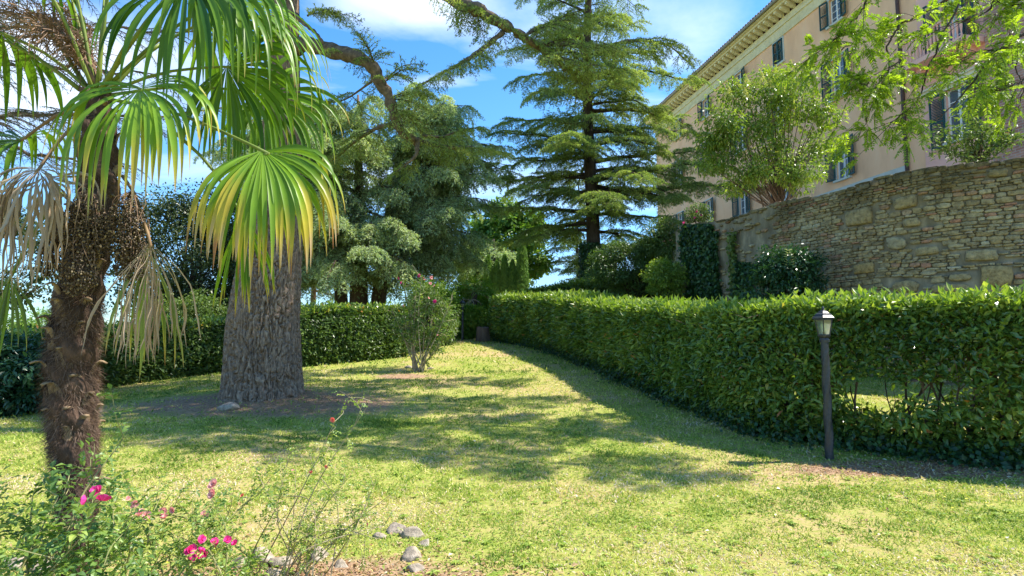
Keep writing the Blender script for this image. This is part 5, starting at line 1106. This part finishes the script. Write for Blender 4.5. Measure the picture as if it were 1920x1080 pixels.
frond('frond', hb_(4, 62, 2.9), (-.85, -.1, .1), YB, .75, 200, 32, .95, .05, 0, .25, c_, seed=12)
frond('frond', hb_(42, 262, 2.98), (-.85, -.1, -.12), YB*.7+ZU*.5, .60, 220, 34, .75, .08, 0, .25, c_-[0, 0, .05], pet='petiole_brown', seed=13)
0 and frond('frond', hb_(330, 100, 3.5), (.3, .5, -.6), XR, .8, 220, 34, 1.0, .10, 0, .35, c_, seed=14)
0 and frond('frond', hb_(245, -10, 3.6), (.15, .5, -.2), XR, .65, 210, 32, .9, .05, 0, .3, c_, seed=15)
frond('frond', hb_(495, 175, 3.3), (.8, .25, -.5), XR+YB*.4, .62, 210, 34, 1.1, .15, 0, .5, c_, seed=16)
0 and frond('frond', hb_(545, 30, 2.95), (.6, -.1, -.5), XR+YB*.3, .75, 190, 30, 1.1, .12, 0, .55, hb_(400, 70, 2.95), seed=17)
frond('frond', hb_(452, 400, 3.25), (.08, .1, -1), XR, .60, 60, 16, .5, .22, 0, .55, hb_(330, 250, 3.1), seed=18, label='narrow green fan leaf hanging straight down beside the cedar trunk')
frond('dried_frond', hb_(72, 318, 2.72), (-.1, -.25, -.5), XR, .66, 240, 46, 3.2, .5, 1., .5, c_-[.03, 0, .12], pet='petiole_brown', lift=.1, seed=19, stiff=.03, label='tan dried fan leaf collapsed at the left of the trunk')
frond('dried_frond', hb_(84, 330, 2.9), (.2, .1, -.7), XR, .62, 150, 24, 2.8, .5, 1., .5, None, seed=20, label='tan dried leaf tatter hanging over the fruit clusters')
frond('dried_frond', hb_(281, 452, 2.82), (.0, -.1, -.9), XR, .62, 72, 38, .9, .45, .88, .5, hb_(230, 330, 3.0), pet='petiole_brown', seed=21, stiff=.05, label='half dried brown and green fan leaf hanging at the right of the trunk')
frond('frond', hb_(278, 462, 2.92), (.0, .1, -1), XR, .66, 60, 13, .5, .15, 0.2, .55, None, seed=22)
frond('frond', hb_(20, 520, 3.1), (-.3, .1, -.9), XR, .45, 100, 14, .5, .1, 0.1, .15, hb_(120, 360, 3.1), seed=23)
for a_, b2, Y1 in [((150, 168), (8, 75), 2.9), ((160, 160), (60, 20), 3.2), ((170, 158), (130, -20), 3.2), ((200, 160), (250, 60), 2.8), ((210, 165), (300, 82), 3.1), ((185, 150), (195, 0), 3.1)]:
    B = Buf(); e = P(*b2, Y1); s_ = P(*a_, 3.0); B.tube(spline([s_, (s_+e)/2+[0, 0, .02], e], 8), np.linspace(.014, .006, 8), 7); B.build('petiole', M['petiole'], palm, smooth=True)
# fruit clusters and old flower stalks
def cluster(c, rad, n, seed):
    r = np.random.RandomState(seed); B = Buf(); B2 = Buf(); oc = np.array([(1, 0, 0), (-1, 0, 0), (0, 1, 0), (0, -1, 0), (0, 0, 1.2), (0, 0, -1.2)])*.0052
    fc = [(0, 2, 4), (2, 1, 4), (1, 3, 4), (3, 0, 4), (2, 0, 5), (1, 2, 5), (3, 1, 5), (0, 3, 5)]; top = c+np.array([0, .02, rad[2]*1.1])
    P_ = r.normal(size=(n, 3)); P_ = unit(P_)*(r.rand(n)**.4)[:, None]; P_[:, 2] -= .25*np.abs(P_[:, 0]); pos = c+P_*rad
    V = (pos[:, None]+oc[None]*r.uniform(.7, 1.2, (n, 1, 1))).reshape(-1, 3); T = (np.arange(n)[:, None, None]*6+np.array(fc)[None]).reshape(-1, 3); B.add(V, None, T); B.rt = [np.repeat(r.rand(n), 8)]
    for k_ in range(70):
        e = pos[r.randint(n)]; B2.tube(spline([top, (top+e)/2+r.normal(0, .02, 3)+[0, 0, .03], e], 6), .0018, 3, cap=False)
    o = B.build('fruit_cluster', M['fruit'], palm); B2.build('stalks', M['flower_stalk'], o)
for c, rad, n, s_ in [(P(160, 425, 2.82), (.13, .08, .17), 2600, 1), (P(150, 505, 2.8), (.09, .07, .13), 1300, 2), (P(238, 425, 2.86), (.11, .08, .17), 2200, 3), (P(245, 490, 2.9), (.08, .06, .1), 900, 4), (P(100, 470, 2.95), (.08, .06, .14), 1000, 5)]: cluster(c, np.array(rad), n, s_)
def inflor(e, seed):
    r = np.random.RandomState(seed); B = Buf(); s_ = hubc+np.array([0, 0, .05]); m = (s_+e)/2+np.array([0, 0, .12]); p = spline([s_, m, e], 24); B.tube(p, np.linspace(.013, .004, 24), 6)
    for k_ in range(5, 24):
        for _ in range(6):
            d = unit(r.normal(size=3)+unit(e-s_)*.6); l = r.uniform(.06, .17); B.tube(spline([p[k_], p[k_]+d*l*.5+r.normal(0, .01, 3), p[k_]+d*l+[0, 0, -.03]], 5), .0022, 3, cap=False)
    B.build('flower_stalk', M['flower_stalk'], palm)
for px, py, Y, s_ in [(70, 30, 3.0, 1), (20, 70, 3.1, 2), (110, 10, 3.3, 3), (10, 20, 2.8, 4), (60, 60, 2.8, 5), (140, 60, 3.4, 6)]: inflor(P(px, py, Y), s_)
# small palm at the far end of the lawn
sp2 = thing('small_palm', 'small fan palm with upright yellow green fans between the far shrubs', 'palm tree', (P(889, 620, 25)[0], 25, 1.1)); palm_keep = palm; palm = sp2
B = Buf(); o2 = P(889, 548, 25); B.tube([(o2[0], 25, 1.1), (o2[0], 25, o2[2])], [.16, .13], 10); B.build('trunk', M['palm_trunk'], sp2)
for k in range(16):
    a = k*2.399; el = .9-.1*k; d = np.array([math.cos(a), math.sin(a)*.8, el]); frond('frond', o2+unit(d)*.55, d, np.cross(d, ZU)+.01, .75, 170, 14, .5, .1, 0 if k < 13 else .8, .85, o2, stiff=.4, seed=100+k, pr=.012)
palm = palm_keep

# ------------------------------------------------------------ garden lamps
def mk_lamp(loc, label, spiral=True):
    t = thing('garden_lamp', label, 'garden lamp', loc, group='garden lamps'); B = Buf()
    k = 150; zz_ = np.linspace(-.05, 1.29, k); n = 20; an = np.arange(n)*2*math.pi/n; V = []
    for z in zz_:
        tw = np.clip(z, .0, 1.22)*2.6; env = 1 if .0 < z < 1.18 else 0
        V.append(np.stack([(.044-.005*(z/1.3)+env*.0045*np.cos(3*(an-tw*2.2)))*np.cos(an), (.044-.005*(z/1.3)+env*.0045*np.cos(3*(an-tw*2.2)))*np.sin(an), 0*an+z], -1))
    V = np.vstack(V); i = np.arange(k-1)[:, None]*n; j = np.arange(n)[None]; B.add(V, np.stack([i+j, i+(j+1) % n, i+n+(j+1) % n, i+n+j], -1).reshape(-1, 4)); o = B.build('post', M['iron'], t, world=False, smooth=True)
    B = Buf(); B.lathe([(.001, 1.285), (.05, 1.285), (.052, 1.31), (.045, 1.33), (.062, 1.345), (.068, 1.36), (.001, 1.362)], sides=12); B.build('collar', M['iron'], t, world=False)
    B = Buf(); s = 6
    for k_ in range(s):
        a = k_*math.pi/3; B.tube([(.062*math.cos(a), .062*math.sin(a), 1.358), (.098*math.cos(a), .098*math.sin(a), 1.535)], .0065, 4)
    B.lathe([(.064, 1.355), (.07, 1.36), (.07, 1.372), (.062, 1.372)], sides=6); B.lathe([(.095, 1.528), (.104, 1.53), (.104, 1.545), (.095, 1.545)], sides=6); B.build('lantern_frame', M['iron'], t, world=False)
    B = Buf(); B.lathe([(.061, 1.365), (.096, 1.533)], sides=6); g = B.build('lantern_glass', M['lglass'], t, world=False)
    B = Buf(); B.lathe([(.001, 1.37), (.022, 1.375), (.024, 1.42), (.030, 1.45), (.032, 1.48), (.024, 1.505), (.001, 1.512)], sides=12); B.build('bulb', M['bulb'], t, world=False, smooth=True)
    B = Buf(); B.lathe([(.098, 1.538), (.128, 1.545), (.128, 1.556), (.095, 1.585), (.09, 1.598), (.07, 1.606), (.045, 1.63), (.02, 1.64), (.012, 1.65)], sides=6); B.lathe([(.012, 1.648), (.018, 1.66), (.012, 1.672), (.005, 1.685), (.001, 1.69)], sides=8); B.build('roof', M['iron'], t, world=False)
    return t
def lantern_glass():
    m, t, out = newmat('clear_lantern_pane'); g = nd(t, 'ShaderNodeBsdfGlossy'); g.inputs['Roughness'].default_value = .08; tr_ = nd(t, 'ShaderNodeBsdfTransparent'); tr_.inputs[0].default_value = (.86, .93, .88, 1)
    d = nd(t, 'ShaderNodeBsdfTranslucent'); d.inputs[0].default_value = (.75, .8, .7, 1); m1 = nd(t, 'ShaderNodeMixShader'); m1.inputs[0].default_value = .45; m2 = nd(t, 'ShaderNodeMixShader'); m2.inputs[0].default_value = .12
    t.links.new(tr_.outputs[0], m1.inputs[1]); t.links.new(d.outputs[0], m1.inputs[2]); t.links.new(m1.outputs[0], m2.inputs[1]); t.links.new(g.outputs[0], m2.inputs[2]); t.links.new(m2.outputs[0], out.inputs[0]); return m
M['lglass'] = lantern_glass()
g_ = G(1556, 862); lampY = g_[1]
lp = mk_lamp(g_, 'dark iron lamp post with hexagonal lantern standing before the right hedge')
lp.scale = (1, 1, 1)
g2 = G(867, 640); lp2 = thing('garden_lamp', 'small distant lamp post at the far end of the lawn', 'garden lamp', g2, group='garden lamps')
for ch in lp.children: c = ch.copy(); C.objects.link(c); c.parent = lp2
lp2.rotation_euler = (0, 0, .4)
g3 = G(851, 637); b = Buf(); pq = thing('pipe_post', 'thin grey post left of the distant lamp', 'post', g3); b.tube([(0, 0, -.1), (0, 0, .78)], .028, 8); b.tube([(0, 0, .78), (0, 0, .84)], [.05, .03], 8); part(b, 'post', M['gutter'], pq)

# ------------------------------------------------------------ roses
def bloom(B, c, r_, nrm, seed):
    """open rose: rings of cupped petals"""
    r = np.random.RandomState(seed); z = unit(nrm); x = unit(np.cross(z, [.3, .9, .1])); y = np.cross(z, x)
    for ring, (m, rr, tilt) in enumerate([(6, 1.0, .35), (5, .78, .75), (4, .5, 1.15), (3, .28, 1.4)]):
        for k_ in range(m):
            a = (k_+.5*ring)*2*math.pi/m+r.uniform(-.2, .2); o = x*math.cos(a)+y*math.sin(a); s_ = -x*math.sin(a)+y*math.cos(a); ct, st2 = math.cos(tilt), math.sin(tilt); L_ = r_*rr*r.uniform(.85, 1.1)
            p = lambda u_, v_: c+o*(u_*L_*ct)+z*(u_*L_*st2+.12*L_*u_*u_)+s_*v_*L_*.55+z*abs(v_)*.14*L_
            V = [p(.05, 0), p(.45, -.8), p(.5, 0), p(.45, .8), p(.9, -.75), p(1., 0), p(.9, .75)]
            B.add(V, [(0, 1, 4, 2), (0, 2, 6, 3), (2, 4, 5, 5), (2, 5, 6, 6)][:2], [(2, 4, 5), (2, 5, 6)], rnd=float(np.clip(.15*ring+r.rand()*.6, 0, 1)))
def rose_leaf(L, o, d, sz, tone):
    d = unit(d); sd = unit(np.cross(d, [0, 0, 1.])+rs.normal(0, .15, 3)); up = np.cross(sd, d)
    for f, s_ in ((.35, -1), (.35, 1), (.7, -1), (.7, 1)): L.add(o+d*sz*f+np.array([0, 0, -.15*sz*f*f]), d*.5+sd*s_*.85+rs.normal(0, .12, 3), up+rs.normal(0, .2, 3), sz*.42, sz*.26, np.clip(tone+rs.uniform(-.1, .2), 0, 1))
    L.add(o+d*sz, d+np.array([0, 0, -.2]), up, sz*.5, sz*.3, np.clip(tone+rs.uniform(-.1, .2), 0, 1))
def rose_bush(name, label, base, canes, leafsize, dens, blooms, r_c=.005, side=.5, spread=.18, mat='rose_leaf', canemat='cane', tone=(.2, .9)):
    t = thing(name, label, 'rose bush', base); W = Buf(); L = Leaves()
    for e, lf0 in canes:
        b0 = np.array(base)+rs.normal(0, spread, 3)*[1, 1, 0]; b0[2] = float(gz(b0[0], b0[1]))-.02; e = np.asarray(e, float); m = (b0+e)/2+rs.normal(0, .06, 3)+[0, 0, .08]*1; n = 16; p = spline([b0, m, e], n)
        W.tube(p, np.linspace(r_c*1.3, r_c*.4, n), 5)
        for k_ in range(int(n*lf0), n):
            for _ in range(dens):
                rose_leaf(L, p[k_]+rs.normal(0, .01, 3), unit(p[min(k_+1, n-1)]-p[k_-1])*.4+rs.normal(0, .7, 3)+[0, 0, .1], leafsize*rs.uniform(.6, 1.25), rs.uniform(*tone))
            if rs.rand() < side:
                q = p[k_]; d = unit(rs.normal(0, .8, 3)+[0, 0, .5])*rs.uniform(.08, .26)*min(1.6, np.linalg.norm(e-b0)); s_ = spline([q, q+d*.5+rs.normal(0, .015, 3), q+d], 6); W.tube(s_, np.linspace(r_c*.5, r_c*.25, 6), 4, cap=False)
                for u_ in s_[2:]: rose_leaf(L, u_, d/np.linalg.norm(d)*.5+rs.normal(0, .7, 3), leafsize*rs.uniform(.5, 1.1), rs.uniform(*tone))
    W.build('canes', M[canemat], t); L.build('leaves', M[mat], t, kind='leaf')
    for k_, (c, r_, mt, lb_) in enumerate(blooms):
        for q in range(lb_ if isinstance(lb_, int) else 1):
            B = Buf(); cc = c+(rs.normal(0, r_*1.5, 3) if isinstance(lb_, int) and lb_ > 1 else 0); bloom(B, cc, r_*rs.uniform(.8, 1.1), rs.normal(0, .5, 3)+[0, -.6, .6], rs.randint(9999)); B.build('bloom', M[mt], t)
PP = P
rose_bush('rose_bush', 'leafy rose bush with three bright pink blooms in front of the palm trunk', G(90, 1290)+[0, 0, 0],
    [(PP(178, 940, 2.3), .25), (PP(215, 905, 2.4), .3), (PP(110, 930, 2.4), .2), (PP(60, 960, 2.5), .2), (PP(20, 1000, 2.5), .2), (PP(150, 1010, 2.2), .2), (PP(40, 1060, 2.3), .1), (PP(195, 1060, 2.2), .1), (PP(100, 1050, 2.4), .1), (PP(-20, 920, 2.5), .3), (PP(232, 820, 2.6), .55), (PP(130, 890, 2.6), .4), (PP(215, 1000, 2.3), .2)], .075, 1,
    [(PP(163, 937, 2.28), .026, 'magenta', 1), (PP(183, 921, 2.3), .026, 'magenta', 1), (PP(192, 939, 2.27), .027, 'magenta', 1)], tone=(.15, .8), side=.9)
rose_bush('rose_bush', 'low spreading rose bush with magenta and pale pink flower clusters between palm and rocks', G(300, 1190),
    [(PP(385, 1030, 2.75), .2), (PP(425, 1015, 2.8), .3), (PP(270, 965, 2.9), .2), (PP(330, 940, 3.0), .2), (PP(395, 935, 3.0), .2), (PP(450, 960, 3.1), .2), (PP(480, 920, 3.1), .3), (PP(230, 1030, 2.8), .1), (PP(300, 1040, 2.7), .1), (PP(350, 1060, 2.6), .1), (PP(240, 910, 3.1), .4), (PP(300, 900, 3.2), .4), (PP(205, 985, 2.9), .2), (PP(430, 1060, 2.8), .2), (PP(520, 950, 3.2), .4), (PP(360, 985, 2.8), .2), (PP(268, 1065, 2.6), .1), (PP(320, 1000, 2.8), .1)], .058, 2,
    [(PP(372, 1040, 2.6), .021, 'magenta', 8), (PP(384, 1022, 2.62), .020, 'magenta', 5), (PP(422, 1016, 2.7), .019, 'magenta', 2), (PP(272, 966, 2.85), .026, 'palepink', 5), (PP(384, 936, 2.95), .027, 'palepink', 3), (PP(318, 955, 2.95), .022, 'palepink', 3), (PP(240, 935, 2.9), .014, 'palepink', 1), (PP(455, 930, 3.1), .014, 'coral', 1)], tone=(.3, 1.), spread=.3)
rose_bush('rose_bush', 'thin open rose bush with long pale canes and few coral buds in the centre foreground', G(570, 1090),
    [(PP(695, 752, 3.2), .55), (PP(628, 790, 3.3), .5), (PP(590, 880, 3.4), .35), (PP(555, 870, 3.5), .4), (PP(650, 900, 3.4), .35), (PP(705, 900, 3.3), .45), (PP(735, 925, 3.3), .5), (PP(520, 930, 3.4), .3), (PP(610, 940, 3.3), .3), (PP(480, 880, 3.4), .5), (PP(690, 960, 3.3), .3), (PP(560, 960, 3.2), .25), (PP(740, 980, 3.4), .45), (PP(640, 1000, 3.3), .2), (PP(540, 860, 3.5), .4), (PP(600, 1010, 3.2), .2), (PP(710, 1010, 3.3), .3)], .042, 1,
    [(PP(625, 787, 3.28), .016, 'coral', 1), (PP(582, 886, 3.3), .014, 'coral', 1), (PP(612, 875, 3.3), .011, 'coral', 1), (PP(549, 883, 3.3), .011, 'palepink', 1), (PP(690, 983, 3.2), .009, 'magenta', 1)], .0035, .7, .14, canemat='stem_pale', tone=(.4, 1.))
g_ = G(786, 697)
cn = [(PP(px, py, g_[1]+rs.uniform(-.35, .35)), .45) for px, py in [(755, 530), (790, 520), (815, 545), (770, 560), (735, 580), (845, 580), (800, 560), (760, 600), (825, 600), (840, 620), (740, 610), (790, 585), (780, 545), (810, 620), (850, 555), (765, 575), (775, 640), (825, 650)]]
rb = rose_bush('rose_bush', 'tall free standing rose bush with bare pale stems and pink blooms on the far lawn', g_, cn, .12, 3,
    [(PP(754, 521, g_[1]-.2), .045, 'magenta', 2), (PP(787, 517, g_[1]-.2), .045, 'magenta', 1), (PP(799, 523, g_[1]-.2), .05, 'palepink', 3), (PP(815, 532, g_[1]-.2), .045, 'palepink', 2), (PP(815, 565, g_[1]-.4), .05, 'magenta', 1), (PP(803, 559, g_[1]-.4), .04, 'palepink', 1), (PP(821, 629, g_[1]-.4), .035, 'palepink', 1), (PP(757, 573, g_[1]-.4), .03, 'palepink', 1)], .014, .8, .10, canemat='stem_pale', tone=(.1, .8))

# ------------------------------------------------------------ edging rocks of the rose bed (each a thing)
def rock(px, py, sz, label, fl=.7, seed=0):
    sz *= .8; g = G(px, py); r = np.random.RandomState(seed); nu, nv = 34, 20; V = []; th = np.linspace(0, math.pi, nv); ph = np.arange(nu)*2*math.pi/nu
    ax = np.array([r.uniform(.8, 1.25), r.uniform(.7, 1.1), fl*r.uniform(.8, 1.15)])*sz
    cuts = [(unit(r.normal(size=3)), r.uniform(.42, .8)) for _ in range(12)]
    for t_ in th:
        for p_ in ph:
            d = np.array([math.sin(t_)*math.cos(p_), math.sin(t_)*math.sin(p_), math.cos(t_)]); k_ = 1.
            for c_2, dist in cuts:
                q = d@c_2
                if q*k_ > dist: k_ = dist/q
            V.append(d*k_*ax*1.25*(1+.05*(float(fbm(d[0]*3+seed, d[1]*3, d[2]*3))-.5))+[0, 0, ax[2]*.12])
    i = np.arange(nv-1)[:, None]*nu; j = np.arange(nu)[None]; o = mkobj('edging_rock', np.array(V), [np.stack([i+j, i+nu+j, i+nu+(j+1) % nu, i+(j+1) % nu], -1).reshape(-1, 4)], M['stoneedge'], None, smooth=True)
    o.location = tuple(g); tag(o, label, 'rock', 'rocks edging the rose bed')
for k, (px, py, sz, lb_) in enumerate([(714, 1008, .055, 'small grey rock leaning at the left of the three rock group by the lawn'), (747, 996, .085, 'largest grey rock at the back corner of the rose bed'), (758, 1003, .06, 'low rock wedged between the large grey rock and the pale one'), (775, 1006, .075, 'pale rounded rock right of the large grey corner rock'),
     (795, 1022, .06, 'small pale rock set out furthest towards the lawn'), (772, 1048, .08, 'grey round rock on the right edge of the bed'), (779, 1070, .07, 'flat rock lowest in the right edge row'), (492, 1052, .11, 'big warm pale rock below the middle of the rose bed'), (522, 1058, .10, 'pale angular rock touching the big warm one on its right'),
     (450, 1062, .09, 'rounded pale rock left of the big warm one'), (512, 1078, .07, 'white low rock at the bottom edge under the angular one'), (598, 1046, .085, 'pale rock behind the thin rose canes'), (84, 1068, .11, 'tan angular rock left of the palm foot'), (28, 1062, .10, 'grey flat rock at the bottom left corner'), (640, 1062, .06, 'small pale rock right of the one behind the canes')]): rock(px, py, sz, lb_, .75, k+3)
for k, (px, py, sz, lb_) in enumerate([(768, 690, .13, 'brown rock left of the far rose bush stems'), (808, 692, .12, 'pale rock right of the far rose bush stems')]): rock(px, py, sz, lb_, .6, k+33)
rock(426, 768, .2, 'mossy stone like root boss at the left foot of the old cedar', .55, 41)

# ------------------------------------------------------------ grass, ivy ground cover, flowers and fallen leaves (uncountable)
def hedge_front_x(y): return np.interp(y, HEDGE_R[::-1, 1][::-1], HEDGE_R[:, 0])
def scatter(n, y0, y1, pw=1., m=1.15):
    y = y0+(y1-y0)*rs.rand(n)**pw; x = (rs.rand(n)*2-1)*(m*y*.95+.6); return x, y
L = Leaves()
for n, y0, y1, ln, wd in [(200000, 2.6, 5.4, .032, .0065), (170000, 4.8, 8.5, .042, .0095), (130000, 8, 14, .055, .014), (90000, 13, 27, .08, .028)]:
    x, y = scatter(n, y0, y1, .8); lm = litter_mask(x, y); f = fbm(x*1.1, y*1.1, 2.); f2 = fbm(x*6, y*6, 5.); k = (rs.rand(n) < np.clip(1.15*(f2-.24+.0*y)*2.1, .08, 1)*(1-.86*np.clip(lm*2.2, 0, 1))) & ~((x < -9.7))
    x, y, f, f2 = x[k], y[k], f[k], f2[k]; m = len(x); p = np.stack([x, y, gz(x, y)-.003], -1); d = unit(rs.normal(0, .75, (m, 3))*[1, 1, .3]+[0, 0, .75])
    L.add(p, d, rdir(m)+[0, -.2, .5], ln*rs.uniform(.4, 1.4, m), wd*rs.uniform(.6, 1.4, m), np.clip(.46+.13*np.clip((7-y)/3, 0, 1)+(f-.5)*1.3-(f2-.5)*.6+rs.normal(0, .24, m), 0, 1))
# small broad weeds
x, y = scatter(26000, 2.7, 9); k = fbm(x*2, y*2, 8.) > .5; x, y = x[k], y[k]; m = len(x)
L.add(np.stack([x, y, gz(x, y)+.006], -1), unit(rs.normal(0, 1, (m, 3))*[1, 1, .25]+[0, 0, .3]), [0, 0, 1], rs.uniform(.02, .045, m), rs.uniform(.01, .02, m), rs.uniform(.15, .6, m))
x, y = scatter(520, 2.7, 8); 
for q in range(8): a = q*.785+x*9; m = len(x); L.add(np.stack([x, y, gz(x, y)+.015], -1), np.stack([np.cos(a), np.sin(a), .35+0*a], -1), [0, 0, 1], rs.uniform(.03, .06, m), rs.uniform(.012, .02, m), rs.uniform(.15, .5, m))
x, y = scatter(60000, 2.7, 9); k = fbm(x*1.4, y*1.4, 18.) > .56; x, y = x[k], y[k]; m = len(x)
L.add(np.stack([x, y, gz(x, y)+.012], -1), unit(rs.normal(0, 1, (m, 3))*[1, 1, .3]+[0, 0, .25]), [0, 0, 1], rs.uniform(.012, .026, m), rs.uniform(.009, .018, m), rs.uniform(.05, .4, m))
g = L.build('grass', M['grass'], None, bend=.35); tag(g, 'short sun bleached lawn grass with small weeds', 'grass', kind='stuff')
L = Leaves(); s_ = rs.uniform(0, hL, 16000); p_, n_ = hat(s_); off = -np.abs(rs.normal(0, .22, len(s_)))*(1.2*np.clip(fbm(s_*1.2, 4.4), .25, .8))+rs.uniform(0, .35, len(s_)); x, y = (p_+n_*off[:, None]).T
hgt = rs.rand(len(s_))**1.5*np.clip(.45+off*.8, .05, .6)*np.where((x > 3.6) & (x < 5.6) & (y < 8), .55, 1); L.add(np.stack([x, y, gz(x, y)+.02+hgt], -1), rdir(len(x))+[0, 0, -.1], np.stack([-n_[:, 0], -n_[:, 1], 0*off+.8], -1)+rs.normal(0, .35, (len(x), 3)), rs.uniform(.04, .075, len(x)), rs.uniform(.04, .06, len(x)))
tag(L.build('ivy_ground_cover', M['ivy_leaf'], None), 'ivy and low weeds creeping along the foot of the right hedge', 'ivy', kind='stuff')
L = Leaves(); n = 500; x, y = scatter(n, 3, 9.5); k = fbm(x*.9, y*.9, 6.) > .53; x, y = x[k], y[k]
for q in range(5): a = q*1.257; L.add(np.stack([x, y, gz(x, y)+.035], -1), np.array([math.cos(a), math.sin(a), .25]), [0, 0, 1], .007, .006)
x, y = scatter(50, 4.6, 5.2); x = 3.4+np.abs(x)*.4
for q in range(5): a = q*1.257; L.add(np.stack([x, y, gz(x, y)+.05], -1), np.array([math.cos(a), math.sin(a), .25]), [0, 0, 1], .011, .009)
tag(L.build('yellow_wildflowers', M['yellow'], None), 'tiny yellow wild flowers scattered in the grass', 'flowers', kind='stuff')
L = Leaves(); x, y = scatter(420, 2.8, 9); m = len(x); L.add(np.stack([x, y, gz(x, y)+.02], -1), rdir(m)*[1, 1, .2], rs.normal(0, .3, (m, 3))+[0, 0, 1], rs.uniform(.02, .05, m), rs.uniform(.012, .03, m), rs.rand(m)**1.5)
s_ = rs.uniform(0, 6, 500); p_, n_ = hat(s_+3); p_ = p_-n_*rs.uniform(-.2, .7, (500, 1)); L.add(np.stack([p_[:, 0], p_[:, 1], gz(*p_.T)+.02], -1), rdir(500)*[1, 1, .2], rs.normal(0, .3, (500, 3))+[0, 0, 1], rs.uniform(.03, .06, 500), rs.uniform(.015, .03, 500), rs.rand(500)**1.5)
for (cx_, cy_), (rx, ry), n in [(LITTER[2][0], LITTER[2][1], 5000), (LITTER[1][0], LITTER[1][1], 5000), (LITTER[3][0], LITTER[3][1], 2500)]:
    x = cx_+rs.normal(0, rx*.6, n); y = cy_+rs.normal(0, ry*.7, n); L.add(np.stack([x, y, gz(x, y)+.008], -1), rdir(n)*[1, 1, .3], rs.normal(0, .35, (n, 3))+[0, 0, 1], rs.uniform(.012, .04, n), rs.uniform(.006, .016, n), rs.rand(n)**1.3*.8)
tag(L.build('fallen_leaves', M['litter'], None, kind='leaf'), 'dry fallen leaves lying on the lawn and under the hedge', 'leaves', kind='stuff')
L = Leaves(); n = 26000; x = -4.1+rs.normal(0, 1.5, n); y = 9.6+rs.normal(0, .75, n); k = litter_mask(x, y) > rs.rand(n)*.8; x, y = x[k], y[k]; m = len(x)
L.add(np.stack([x, y, gz(x, y)+.006], -1), rdir(m)*[1, 1, .15], [0, 0, 1], rs.uniform(.03, .07, m), .005, rs.rand(m)*.6)
tag(L.build('needle_litter', M['litter'], None), 'brown fallen cedar needles round the old cedar trunk', 'needle litter', kind='stuff')
